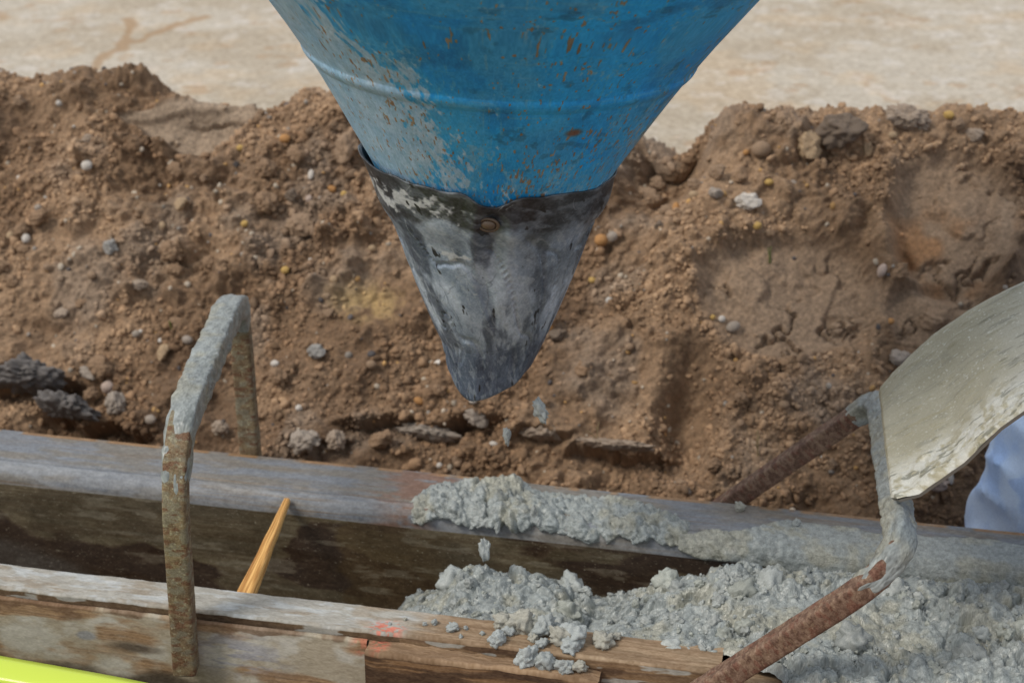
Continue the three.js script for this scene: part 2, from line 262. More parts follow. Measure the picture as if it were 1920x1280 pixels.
function stone(x, s, a, b, shape, tone, label, opts = {}) {
  const list = stoneGeos[shape], pick = Math.floor(R7() * list.length), long = a / b > 1.8;
  const o = new THREE.Mesh(long ? lumpGeo(90 + Math.round(a * 1e4), { detail: 16, facets: 6, rough: 0.42, fine: 0.14, freq: 1.6, asp: [a / b, 1, 1.3] }) : list[pick], stoneMat(tone, stoneTones[tone]));
  const p = bank(x, s, new THREE.Vector3(), shape !== 'clod'); p.addScaledVector(outward, Math.min(a, b) * (opts.proud ?? 0.2) + 0.004);
  o.position.copy(p); o.scale.set(a, b, opts.depth ?? Math.min(a, b) * 0.9);
  o.rotation.set(-(Math.PI / 2 - BA) + 0.5 * (R7() - 0.5), 0.6 * (R7() - 0.5), opts.turn ?? (R7() - 0.5) * 0.8);
  const big = tone === 'asphalt' ? 'asphalt_chunk' : shape === 'clod' ? 'soil_clod' : 'stone', nm = opts.name ?? (label ? big : 'pebble');
  return top(o, nm, label ?? `small ${plural[tone]} pebble sitting in the brown soil bank`, label ? (tone === 'asphalt' ? 'asphalt' : shape === 'clod' ? 'clod' : 'stone') : 'pebble', label ? (opts.group ?? null) : `small ${plural[tone]} pebbles in the soil bank`);
}
const PX = 0.00075;   // metres per photograph pixel on the bank
const stoneList = [
  [-1.249, 0.527, 12, 12, "round", "white", null],
  [-1.334, 0.396, 9, 10, "round", "white", null],
  [-1.366, 0.402, 9, 10, "round", "tan", null],
  [-1.174, 0.386, 19, 17, "chunk", "bluegrey", "broken blue-grey stone on the left part of the soil bank"],
  [-1.067, 0.39, 9, 18, "chunk", "bluegrey", "narrow upright blue-grey stone on the left part of the soil bank"],
  [-1.074, 0.474, 14, 17, "chunk", "tan", "tan brick-like stone below the smooth clay hollow"],
  [-0.924, 0.608, 12, 10, "round", "orange", null],
  [-0.997, 0.586, 8, 7, "round", "yellow", null],
  [-0.997, 0.556, 8, 7, "chunk", "black", null],
  [-0.866, 0.545, 6, 12, "round", "white", null],
  [-0.833, 0.528, 13, 9, "round", "orange", null],
  [-0.804, 0.514, 7, 6, "round", "yellow", null],
  [-0.859, 0.499, 7, 8, "round", "pink", null],
  [-0.888, 0.503, 15, 14, "chunk", "dark", "dark knobbly stone halfway between the clay hollow and the blue hopper"],
  [-0.951, 0.438, 8, 7, "round", "yellow", null],
  [-0.873, 0.37, 9, 8, "round", "yellow", null],
  [-1.102, 0.436, 8, 10, "round", "tan", null],
  [-1.115, 0.329, 19, 14, "chunk", "paleclay", "pale flat-topped stone above the left steel clamp"],
  [-1.194, 0.333, 10, 9, "round", "brown", null],
  [-1.328, 0.454, 8, 8, "round", "grey", null],
  [-0.811, 0.597, 27, 42, "chunk", "brown", "upright boulder half hidden by the left edge of the blue hopper", {"proud": 0.6}],
  [-0.8, 0.555, 16, 12, "chunk", "brown", "stone tucked under the boulder left of the blue hopper"],
  [-1.383, 0.512, 5, 5, "round", "white", null],
  [-1.41, 0.65, 16, 14, "clod", "brown", "round soil clod near the left crest of the bank"],
  [-1.269, 0.586, 13, 12, "clod", "paleclay", "pale soil clod left of the smooth clay hollow"],
  [-0.861, 0.447, 30, 24, "clod", "brown", "large brown soil clod left of the black rubber spout"],
  [-0.068, 0.645, 28, 30, "chunk", "tan", "tan block leaning against the big dark rock on the right crest"],
  [-0.022, 0.679, 50, 40, "chunk", "dark", "big dark rock on the right crest of the soil bank", {"proud": 0.7, "turn": 0.6}],
  [-0.107, 0.676, 25, 24, "clod", "brown", "brown clod left of the big dark rock on the right crest", {"proud": 0.6}],
  [0.081, 0.705, 46, 24, "chunk", "paleclay", "long pale grey rock lying on the right crest", {"proud": 0.5, "turn": -0.1}],
  [0.141, 0.716, 11, 9, "round", "yellow", "yellow pebble sitting on the right crest of the bank", {"proud": 0.9}],
  [0.156, 0.701, 13, 12, "clod", "brown", "brown clod under the yellow pebble on the right crest"],
  [0.181, 0.691, 19, 15, "chunk", "paleclay", "pale brown stone at the top right of the bank"],
  [0.058, 0.675, 9, 8, "round", "tan", null],
  [0.021, 0.66, 12, 17, "chunk", "tan", "tan upright stone just right of the big dark rock"],
  [-0.141, 0.626, 19, 17, "round", "brown", "rounded grey-brown stone under the right crest, left of the tan block"],
  [-0.164, 0.621, 6, 6, "round", "orange", null],
  [-0.205, 0.582, 18, 16, "chunk", "brown", "brown stone, uppermost of the cluster right of the blue hopper"],
  [-0.235, 0.563, 18, 13, "chunk", "brown", "brown stone on the left of the cluster right of the blue hopper"],
  [-0.202, 0.538, 14, 13, "chunk", "grey", "grey-brown stone, lowest of the cluster right of the blue hopper"],
  [-0.237, 0.542, 10, 8, "round", "tan", null],
  [-0.282, 0.536, 15, 12, "clod", "brown", "brown clod left of the stone cluster beside the hopper"],
  [-0.265, 0.53, 7, 12, "round", "orange", null],
  [-0.152, 0.536, 27, 19, "chunk", "white", "whitish lump of mortar above the smooth cut clay face"],
  [-0.124, 0.571, 9, 7, "round", "yellow", null],
  [-0.135, 0.495, 9, 8, "round", "yellow", null],
  [-0.321, 0.579, 30, 18, "clod", "brown", "broad brown clod beside the lower right edge of the blue hopper"],
  [-0.306, 0.613, 20, 15, "clod", "brown", "dark brown clod in the dip right of the blue hopper"],
  [-0.375, 0.463, 13, 13, "round", "orange", "orange pebble right of the black rubber spout", {"proud": 0.7}],
  [-0.358, 0.471, 11, 11, "round", "grey", null],
  [-0.088, 0.58, 9, 8, "round", "grey", null],
  [0.057, 0.438, 9, 14, "round", "pink", null],
  [-0.174, 0.344, 7, 7, "round", "white", null],
  [-0.156, 0.334, 14, 11, "round", "grey", null],
  [-0.187, 0.343, 5, 5, "round", "yellow", null],
  [0.075, 0.36, 7, 6, "round", "orange", null],
  [0.139, 0.374, 30, 22, "clod", "brown", "brown clod just above the upper edge of the shovel blade"],
  [-0.284, 0.486, 11, 10, "chunk", "dark", null],
  [0.095, 0.306, 22, 18, "chunk", "grey", "grey stone chunk tucked behind the shovel edge"],
  [-1.054, 0.222, 13, 20, "chunk", "tan", "tan wedge-shaped stone left of the clamp bend"],
  [-1.17, 0.175, 23, 13, "chunk", "grey", "flat grey stone above the dark asphalt slab"],
  [-1.135, 0.156, 13, 13, "round", "pink", null],
  [-0.793, 0.235, 19, 16, "chunk", "bluegrey", "blue-grey angular stone right of the left steel clamp", {"proud": 0.7}],
  [-0.859, 0.212, 9, 7, "round", "white", null],
  [-0.805, 0.142, 7, 7, "round", "white", null],
  [-1.26, 0.15, 82, 30, "clod", "asphalt", "long broken slab of dark asphalt at the foot of the bank", {"proud": 0.75, "turn": 0.12, "depth": 0.04}],
  [-1.175, 0.103, 62, 22, "clod", "asphalt", "lower chunk of dark asphalt just behind the far board", {"proud": 0.8, "turn": -0.15, "depth": 0.034}],
  [-1.107, 0.128, 22, 26, "clod", "grey", "grey gravelly lump at the right end of the asphalt chunks", {"proud": 0.6}],
  [-0.778, 0.086, 33, 24, "clod", "grey", "grey lump of old concrete resting behind the far board", {"proud": 0.6}],
  [-0.734, 0.097, 20, 22, "clod", "paleclay", "gravelly tan lump beside the grey lump behind the far board", {"proud": 0.6}],
  [-1.044, 0.104, 12, 10, "round", "grey", null],
  [-0.93, 0.106, 19, 14, "clod", "paleclay", "gravelly lump seen between the legs of the left clamp"],
  [-1.245, 0.273, 19, 11, "clod", "paleclay", "flat pale clod on the left side of the bank"],
  [-1.012, 0.24, 11, 9, "round", "grey", null],
  [-0.622, 0.176, 11, 7, "round", "orange", null],
  [-0.532, 0.176, 8, 8, "round", "white", null],
  [-0.496, 0.119, 8, 5, "round", "white", null],
  [-0.576, 0.08, 6, 6, "round", "white", null],
  [-0.42, 0.142, 46, 13, "chunk", "paleclay", "flat pale slab of crusted soil below the falling concrete", {"proud": 0.9, "turn": 0.08, "depth": 0.02}],
  [-0.602, 0.132, 66, 15, "clod", "grey", "long crusty grey slab edge under the black rubber spout", {"proud": 0.5, "turn": 0.05, "depth": 0.02}],
  [-0.526, 0.158, 27, 20, "chunk", "grey", "blocky grey stone directly below the tip of the spout"],
  [-0.307, 0.132, 70, 10, "clod", "paleclay", "thin crusted soil shelf above the concrete-covered board", {"proud": 0.6, "turn": -0.03, "depth": 0.016}],
  [0.156, 0.114, 22, 16, "chunk", "pink", "pinkish brown stone under the shovel blade", {"proud": 0.6}],
  [0.175, 0.127, 6, 12, "round", "white", null],
  [-0.463, 0.315, 12, 10, "round", "tan", null],
  [-0.424, 0.305, 17, 14, "chunk", "dark", "dark stone just right of the lower rubber spout"],
  [-0.439, 0.316, 10, 12, "round", "orange", null],
  [-0.383, 0.404, 8, 7, "round", "yellow", null],
  [-1.267, 0.517, 9, 8, "round", "brown", null],
  [-0.703, 0.222, 10, 9, "round", "brown", null],
  [-0.787, 0.303, 11, 10, "chunk", "brown", null],
  [-0.79, 0.36, 9, 9, "round", "tan", null],
  [-0.31, 0.293, 9, 8, "round", "brown", null],
  [-0.069, 0.212, 10, 9, "round", "brown", null],
  [-0.158, 0.112, 9, 8, "round", "orange", null],
  [-0.206, 0.086, 12, 9, "chunk", "brown", null],
  [-0.903, 0.14, 12, 10, "chunk", "brown", null],
  [-0.885, 0.438, 10, 9, "chunk", "brown", null],
  [-1.28, 0.348, 12, 10, "chunk", "brown", null],
  [0.114, 0.123, 9, 8, "round", "tan", null],
  [0.007, 0.137, 12, 10, "chunk", "brown", null],
  [-0.739, 0.421, 8, 7, "round", "tan", null],
  [-0.858, 0.577, 9, 8, "chunk", "brown", null],
  [-1.053, 0.533, 10, 9, "chunk", "brown", null],
  [-1.107, 0.249, 9, 8, "round", "grey", null],
];
for (const [x, s, a, b, shape, tone, label, opts] of stoneList) stone(x, s, a * PX, b * PX, shape, tone, label, opts ?? {});
{
  const r = rng(3131); stoneTones.clay = [0.285, 0.18, 0.105]; plural.clay = 'earth brown';
  for (let k = 0; k < 46; k++) { const x = -1.42 + 1.7 * r(), s = 0.1 + 0.52 * r(), a = 14 + 16 * r() ** 2, b = a * (0.65 + 0.3 * r()); if (face(x, s).smooth > 0.1) continue; stone(x, s, a * PX, b * PX, 'clod', 'clay', 'earth-coloured clod half sunk in the loose face of the bank', { group: 'earth-coloured clods in the bank', proud: 0.45 }); }
}

// ------------------------------------------------------------------ formwork boards
// every board texture spans 1.8 m from x = -1.3, mirrored beyond
const bu = (x) => (x + 1.3) / 1.8;
const woodLine = (x, v, k) => fbm(x * 9 + k, v * 230 + 3 * noise(x * 3, v * 8 + k), 0.0, 5);
const farTex = tex(2048, 768, (u, v) => {
  const x = -1.3 + 1.8 * u, g = (noise(x * 420, v * 190) - 0.5) * 20 + (noise(x * 120, v * 70) - 0.5) * 16;
  let c;
  if (v < 0.40) {                                     // top and nose: grey paint film over wood, rubbed blue-grey
    c = mix3([112, 108, 102], [110, 114, 120], sst(0.36, 0.6, fbm(x * 12, v * 16, 0, 5)));
    c = mix3(c, [112, 94, 76], 0.6 * sst(0.5, 0.7, woodLine(x, v, 9)) * sst(0.34, 0.62, fbm(x * 3 + 8, v * 9, 0, 3)));
    const brown = sst(-0.58, -0.53, x + 0.03 * (noise(v * 40, x * 20) - 0.5)) * (1 - sst(-0.50, -0.47, x + 0.04 * (noise(v * 40 + 7, x * 20) - 0.5)));
    c = mix3(c, [116, 86, 70], 0.85 * brown * sst(0.2, 0.5, fbm(x * 60, v * 30, 0, 3)));
    if (v < 0.045) c = mix3(c, [140, 104, 66], 0.8 * sst(0.35, 0.55, fbm(x * 30, 2.2, 0, 3)));
    if (v > 0.29) c = mix3(c, [134, 136, 138], 0.5 * sst(0.3, 0.6, fbm(x * 22, v * 60, 0, 3)));
  } else {                                            // inner face: oiled form ply, wet in places, cement film dried on
    const y = (v - 0.4) / 0.6;
    c = mix3([72, 63, 46], [98, 88, 68], sst(0.3, 0.7, fbm(x * 14 + 3, y * 5, 0, 5)));
    c = mix3(c, [66, 52, 34], 0.4 * sst(0.42, 0.6, woodLine(x, y * 0.3, 4)));
    const wet = fbm(x * 5 + 12, y * 2.2 + 6, 0, 4) + 0.25 * sst(0.15, 0.75, y) + 0.16 * ell(x, y, -0.92, 0.75, 0.42, 0.5, 0.8) - 0.16 * ell(x, y, -0.62, 0.3, 0.2, 0.5, 0.5);
    c = mix3(c, [44, 29, 17], 0.88 * sst(0.60, 0.66, wet));
    const olive = sst(0.0, 0.012, x + 0.60 + 0.02 * noise(y * 8, 3.1)) * (1 - sst(0.1, 0.16, x + 0.60)); c = mix3(c, [78, 60, 32], 0.6 * olive);
    c = mix3(c, [122, 116, 102], 0.5 * sst(0.6, 0.72, fbm(x * 16 + 2, y * 12, 0, 4)));
    c = mix3(c, [74, 70, 66], 0.75 * ell(x, y, -1.15, 1.0, 0.16 + 0.05 * noise(y * 9, x * 9), 0.45, 0.15));
    if (noise(x * 300 + 9, y * 130) > 0.93) c = mix3(c, [150, 146, 132], 0.6);
  }
  return [c[0] + g, c[1] + g, c[2] + g];
});
const farRough = tex(512, 256, (u, v) => (v < 0.4 ? 120 + 90 * fbm(u * 30, v * 20, 0, 3) : 96 + 130 * fbm(u * 24, v * 12, 0, 4)), false);
function extrudeProfile(pts, vs, x0, x1, step, jit) {   // pts: [n, y] ring round the section, vs: texture v at each
  const nu = Math.round((x1 - x0) / step), side = grid(nu, pts.length - 1, (i, j) => { const x = x0 + (x1 - x0) * i / nu, [n, y] = pts[j], d = jit ? jit(x, j) : [0, 0]; return V(x, y + d[1], n + d[0]); }, { uv: (i, j) => [bu(x0 + (x1 - x0) * i / nu), vs[j]] });
  const caps = [x0, x1].map((x, e) => { const sh = new THREE.Shape(pts.map(([n, y], j) => { const d = jit ? jit(x, j) : [0, 0]; return new THREE.Vector2(-(n + d[0]), y + d[1]); })); const g = new THREE.ShapeGeometry(sh); const P = g.attributes.position; for (let i = 0; i < P.count; i++) { const z = P.getX(i), y = P.getY(i); P.setXYZ(i, x, y, z); g.attributes.uv.setXY(i, bu(x) + z * 0.5, 0.6 + y); } g.computeVertexNormals(); return g; });
  return mergeGeometries([side, ...caps]);
}
{
  const pts = [[1.917, -0.02], [1.917, 0.296], [1.914, 0.300], [1.880, 0.301], [1.844, 0.300], [1.840, 0.299], [1.8385, 0.2935], [1.8370, 0.2985], [1.832, 0.2985], [1.826, 0.2965], [1.821, 0.2915], [1.8175, 0.284], [1.816, 0.274], [1.8165, 0.25], [1.8175, 0.20], [1.818, 0.12], [1.819, -0.02]];
  const vs = [0, 0.0, 0.02, 0.14, 0.265, 0.28, 0.285, 0.29, 0.31, 0.33, 0.35, 0.37, 0.395, 0.50, 0.70, 0.99, 1.0];
  const m = new THREE.Mesh(extrudeProfile(pts, vs, -2.3, 1.5, 0.02, (x, j) => [0.0025 * (noise(x * 5, j * 0.2) - 0.5), 0.0025 * (noise(x * 6 + 30, j * 0.3) - 0.5)]), new THREE.MeshStandardMaterial({ map: farTex, roughnessMap: farRough, bumpMap: farTex, bumpScale: 0.0004, roughness: 1 }));
  top(m, 'formwork_board', 'long blue-grey formwork board behind the trench, dark and stained inside', 'board');
}
const nearTop = (x, w) => {                            // top of the near boards: w = 0 at the inner edge, 1 at the outer edge
  let c = mix3([146, 142, 134], [160, 158, 150], fbm(x * 12, w * 4, 0, 3));
  c = mix3(c, [178, 184, 188], 0.55 * sst(0.5, 0.7, fbm(x * 38, w * 7 + 3, 0, 4)));
  const bare = sst(-0.50, -0.40, x + 0.14 * (fbm(x * 24, w * 3, 0, 3) - 0.5));
  const wood = mix3([116, 92, 68], [150, 126, 100], sst(0.25, 0.75, woodLine(x, w * 0.06, 2)));
  c = mix3(c, mix3(wood, [140, 124, 102], 0.4 * fbm(x * 18 + 3, w * 4, 0, 3)), bare);
  c = mix3(c, [122, 104, 82], 0.4 * sst(0.55, 0.75, fbm(x * 26 + 7, w * 5, 0, 3)));
  const red = ell(x, w, -0.468, 0.85, 0.019, 0.30, 0.6) * sst(0.42, 0.6, fbm(x * 200, w * 14, 0, 4)); c = mix3(c, [204, 98, 76], 0.7 * red);
  return c;
};
const speck = (x, w, k) => (noise(x * 430, w * k) - 0.5) * 22 + (noise(x * 130, w * k * 0.3) - 0.5) * 18;
const beamTex = tex(2048, 512, (u, v) => {
  const x = -1.3 + 1.8 * u; let c;
  if (v < 0.4) c = nearTop(x, v / 0.4);
  else { const w = (v - 0.4) / 0.6; c = mix3([96, 74, 54], [128, 102, 74], sst(0.25, 0.75, woodLine(x, w * 0.2, 6))); c = mix3(c, [62, 42, 26], 0.6 * sst(0.55, 0.7, fbm(x * 9, w * 7, 0, 4))); if (x < -0.45) c = mix3(c, [74, 58, 40], 0.6); c = mix3(c, [168, 172, 170], 0.7 * sst(0.62, 0.68, fbm(x * 20 + 5, w * 9, 0, 3))); }
  const g = speck(x, v, 150); return [c[0] + g, c[1] + g, c[2] + g];
});
const panelTex = tex(2048, 512, (u, v) => {           // outer ply panel: worn whitewash, bare wood and wet earth stain along the foot
  const x = -1.3 + 1.8 * u, w = v;
  let c = mix3([176, 172, 162], [158, 148, 130], sst(0.35, 0.62, fbm(x * 24, w * 5, 0, 5)));
  const bare = sst(0.54, 0.70, fbm(x * 9 + 15, w * 3.5 + 2, 0, 5) + 0.20 * (1 - sst(0.03, 0.26, w)) + 0.10 * sst(-0.75, -0.95, x)) ;
  const wood = mix3([120, 92, 66], [156, 124, 90], sst(0.25, 0.75, woodLine(x, w * 0.3, 12)));
  c = mix3(c, wood, 0.85 * bare);
  c = mix3(c, [96, 72, 52], 0.7 * sst(0.6, 0.75, fbm(x * 26 + 4, w * 5, 0, 4) + 0.28 * (1 - sst(0.0, 0.10, w))) * (1 - sst(0.10, 0.2, w)));
  c = mix3(c, [60, 50, 38], 0.9 * sst(0.5, 0.57, w * 0.72 + 0.16 * fbm(x * 10, w * 3 + 8, 0, 4) - 0.06 * sst(-0.75, -0.65, x)));
  c = mix3(c, [78, 66, 54], 0.85 * ell(x, w, -0.766, 0.40, 0.028, 0.05, 0.6));
  c = mix3(c, [128, 132, 140], 0.7 * ell(x, w, -0.825, 0.33, 0.012, 0.05, 0.3));
  c = mix3(c, [130, 134, 156], 0.5 * ell(x, w, -0.64, 0.34, 0.05, 0.2, 0.8) * sst(0.4, 0.6, fbm(x * 50, w * 20, 0, 3)));
  const red = ell(x, w, -0.487, 0.06, 0.016, 0.1, 0.5); c = mix3(c, [196, 96, 76], 0.45 * red * sst(0.4, 0.6, fbm(x * 200, w * 30, 0, 3)));
  const g = speck(x, w, 140); return [c[0] + g, c[1] + g, c[2] + g];
});
const plankTex = tex(2048, 512, (u, v) => {
  const x = -1.3 + 1.8 * u; let c;
  if (v < 0.3) { c = mix3([118, 94, 70], [150, 124, 96], sst(0.25, 0.75, woodLine(x, v * 0.1, 21))); c = mix3(c, [112, 88, 66], 0.6 * sst(0.5, 0.65, fbm(x * 22, v * 12, 0, 3))); c = mix3(c, [196, 96, 76], 0.6 * ell(x, v, -0.470, 0.08, 0.010, 0.2, 0.6) * sst(0.35, 0.6, fbm(x * 200, v * 30, 0, 3))); }
  else { const w = (v - 0.3) / 0.7; c = mix3([92, 68, 46], [126, 96, 66], sst(0.25, 0.75, woodLine(x, w * 0.25, 27))); c = mix3(c, [56, 38, 24], 0.7 * sst(0.52, 0.66, fbm(x * 10 + 30, w * 8, 0, 4))); }
  const g = speck(x, v, 150); return [c[0] + g, c[1] + g, c[2] + g];
});
const woodMat = (t) => new THREE.MeshStandardMaterial({ map: t, bumpMap: t, bumpScale: 0.0005, roughness: 0.86 });
function plank(n0, n1, yTop, x0, x1, mat, vTop, name, label, tilt = 0, wear = 0.0009, endWear = 0) {   // n0 nearer the camera
  const r = 0.003, pts = [[n1, -0.02], [n1, yTop - r], [n1 - r * 0.4, yTop - r * 0.3], [n1 - r, yTop]], vs = [0, 0, 0.004, 0.01];
  for (let k = 1; k < 4; k++) { pts.push([mix(n1 - r, n0 + r, k / 4), yTop]); vs.push(mix(0.01, vTop - 0.01, k / 4)); }
  pts.push([n0 + r, yTop], [n0 + r * 0.3, yTop - r * 0.4], [n0, yTop - r]); vs.push(vTop - 0.01, vTop - 0.005, vTop);
  for (const [t, y] of [[0.25, yTop - 0.03], [0.5, yTop - 0.06], [0.85, yTop - 0.11], [1, yTop - 0.13], [2.2, -0.02]]) { pts.push([n0, y]); vs.push(mix(vTop, 0.995, t)); }
  const g = extrudeProfile(pts, vs, x0, x1, 0.008, (x, j) => { const e = endWear * sst(0.05, 0, x1 - x); return [wear * 2 * (noise(x * 9 + n0 * 50, j * 0.4) - 0.5) + wear * 1.4 * (noise(x * 70, j * 0.9 + n0 * 30) - 0.5), wear * 1.6 * (noise(x * 14 + 40, j * 0.3) - 0.5) + wear * 1.6 * (noise(x * 90 + 9, j * 0.7) - 0.5) + tilt * (x - x0) - e * noise(x * 120, j * 0.8)]; });
  return top(new THREE.Mesh(g, mat), name, label, 'board');
}
plank(1.5415, 1.592, 0.300, -2.2, -0.094, woodMat(beamTex), 0.4, 'formwork_beam', 'near formwork beam with cement-grey top left and bare brown wood right');
plank(1.5330, 1.5400, 0.2915, -2.2, -0.486, woodMat(panelTex), 0.02, 'facing_board', 'worn whitish panel on the front of the near beam behind the clamp');
plank(1.5160, 1.5400, 0.2895, -0.4835, -0.222, woodMat(plankTex), 0.3, 'formwork_plank', 'rough brown plank right of the red paint mark, with splintered end', 0, 0.002, 0.008);
plank(1.5325, 1.5405, 0.262, -0.148, -0.06, woodMat(plankTex), 0.3, 'formwork_block', 'short wood block below the right end of the near beam', 0, 0.002);
plank(1.5415, 1.590, 0.292, -0.084, 1.5, woodMat(beamTex), 0.4, 'formwork_beam', 'near formwork beam right of the gap, buried under spilled concrete');

// ------------------------------------------------------------------ wet concrete in the form
function rough(x, y, z, k) {                            // lumpy crags of fresh concrete, metres
  const a = 0.010 * (noise(x * 60, y * 60, z * 60) - 0.5), b = 0.010 * (noise(x * 60 + 33, y * 60, z * 60) - 0.5), X = x + a, Z = z + b;
  let d = 0.030 * (fbm(X * 15 + k, y * 15, Z * 15, 4) - 0.5);
  worley(X * 30 + k, y * 30, Z * 30); d += 0.026 * (0.42 - W.f1 * W.f1) * (W.id - 0.1) - 0.005 * (1 - sst(0.0, 0.18, W.f2 - W.f1)) * W.id;
  worley(X * 66 + k, y * 66, Z * 66); d += 0.0135 * (0.42 - W.f1 * W.f1) * (W.id > 0.42 ? 1 : -0.15);
  worley(X * 150 + k, y * 150, Z * 150); d += 0.0050 * (0.42 - W.f1 * W.f1) * (W.id > 0.4 ? 1 : -0.15);
  return d + 0.0016 * (noise(x * 330, y * 330, z * 330) - 0.5);
}
function concreteColor(x, y, z) {
  let c = mix3([0.265, 0.298, 0.298], [0.36, 0.385, 0.37], fbm(x * 20, y * 20, z * 20, 3));
  c = mix3(c, [0.37, 0.355, 0.27], 0.6 * sst(0.5, 0.68, fbm(x * 34 + 9, y * 34, z * 34, 3)));
  const g = 1 + 0.25 * (noise(x * 190, y * 190, z * 190) - 0.5); return [c[0] * g, c[1] * g, c[2] * g];
}
const cNear = curve([[-0.62, 0.10], [-0.52, 0.19], [-0.45, 0.245], [-0.38, 0.276], [-0.25, 0.274], [-0.2, 0.286], [-0.1, 0.304], [0, 0.316], [0.3, 0.322], [1.5, 0.32]]);
const cMid = curve([[-0.68, 0.06], [-0.57, 0.15], [-0.535, 0.18], [-0.48, 0.236], [-0.405, 0.279], [-0.31, 0.268], [-0.25, 0.248], [-0.205, 0.272], [-0.143, 0.296], [-0.095, 0.320], [0, 0.328], [0.3, 0.334], [1.5, 0.33]]);
const cFar = curve([[-0.62, 0.05], [-0.5, 0.14], [-0.4, 0.20], [-0.3, 0.20], [-0.2, 0.205], [-0.14, 0.235], [-0.1, 0.254], [0.1, 0.252], [1.5, 0.255]]);
const cSpill = curve([[-0.10, 0.262], [-0.05, 0.296], [0.02, 0.312], [0.1, 0.31], [0.3, 0.318], [1.5, 0.312]]);
const nMin = curve([[-0.092, 1.578], [-0.05, 1.552], [0.0, 1.515], [0.08, 1.50], [0.2, 1.47], [1.5, 1.46]]);
{
  const X = []; for (let x = -0.70; x < 0.42; x += 0.0019) X.push(x); for (let x = 0.42; x < 1.45; x += 0.01) X.push(x);
  const nv = 175, at = (i, j) => {
    const x = X[i], t = j / nv, n0 = nMin(x), n = mix(n0, 1.8165, t); let y;
    if (n >= 1.72) y = mix(cMid(x), cFar(x), sst(1.72, 1.82, n)); else if (n >= 1.592) y = mix(cNear(x), cMid(x), sst(1.592, 1.72, n)); else y = mix(cSpill(x), cNear(x), sst(1.535, 1.592, n));
    const hang = sst(0.03, 0.0, t) * sst(-0.03, 0.03, x); y -= 0.06 * hang;
    const edge = sst(0, 0.02, 1 - t) * sst(0, 0.03, t) , fall = sst(-0.69, -0.5, x), wl = worley(x * 15 + noise(x * 40, n * 40, 1.2) * 0.5, n * 15, 2.7), big = 0.024 * (0.35 - wl.f1 * wl.f1) * (wl.id - 0.25), d = (mix(0.4, 1.05, sst(0.32, 0.62, fbm(x * 11 + 5, n * 11, 6.6, 3))) * rough(x * 1.2, y * 0.8, n * 1.2, 3) + big) * mix(0.35, 1, edge) * mix(0.45, 1, sst(0, 0.14, 1 - t)) * mix(0.5, 1, fall);
    return V(x + 0.3 * d * (noise(x * 50, n * 50) - 0.5), y + d, n + (t > 0.98 || t < 0.01 ? 0 : 0.5 * d * (noise(x * 50 + 7, n * 50) - 0.6)));
  };
  const g = grid(X.length - 1, nv, at, { col: (i, j, p) => concreteColor(p.x, p.y, p.z), uv: (i, j, p) => [p.x * 6, p.z * 6] });
  const c = new THREE.Group(); part(new THREE.Mesh(g, M.concrete), 'concrete_mass', c);
  // loose crumbs on it
  const r = rng(5), n = 900, im = new THREE.InstancedMesh(lumpGeo(61, { detail: 4, facets: 0, rough: 0.6, fine: 0.26, freq: 2.4 }), M.lump, n), m4 = new THREE.Matrix4(), q = new THREE.Quaternion(), e = new THREE.Euler(), col = new THREE.Color();
  const P = g.attributes.position; let k = 0;
  while (k < n) { const id = Math.floor(r() * P.count), x = P.getX(id); if (x > 0.45 || (x < -0.56)) continue; const a = k < 50 ? 0.007 + 0.010 * r() ** 2 : 0.0015 + 0.0045 * r() ** 3; q.setFromEuler(e.set(r() * 6, r() * 6, r() * 6)); m4.compose(new THREE.Vector3(x, P.getY(id) + a * (k < 50 ? -0.35 : -0.1), P.getZ(id)), q, new THREE.Vector3(a * (0.8 + 0.5 * r()), a * (0.7 + 0.4 * r()), a * (0.8 + 0.5 * r()))); im.setMatrixAt(k, m4); const t = 0.8 + 0.35 * r(), w = r() < 0.25 ? 0.93 : 1; im.setColorAt(k, col.setRGB(t, t * (0.9 + 0.1 * w), t * w)); k++; }
  im.userData.kind = 'stuff'; part(im, 'concrete_crumbs', c); im.userData.kind = 'stuff';
  top(c, 'wet_concrete', 'lumpy grey wet concrete heaped in the form between the boards', 'concrete');
}
console.log('concrete built');
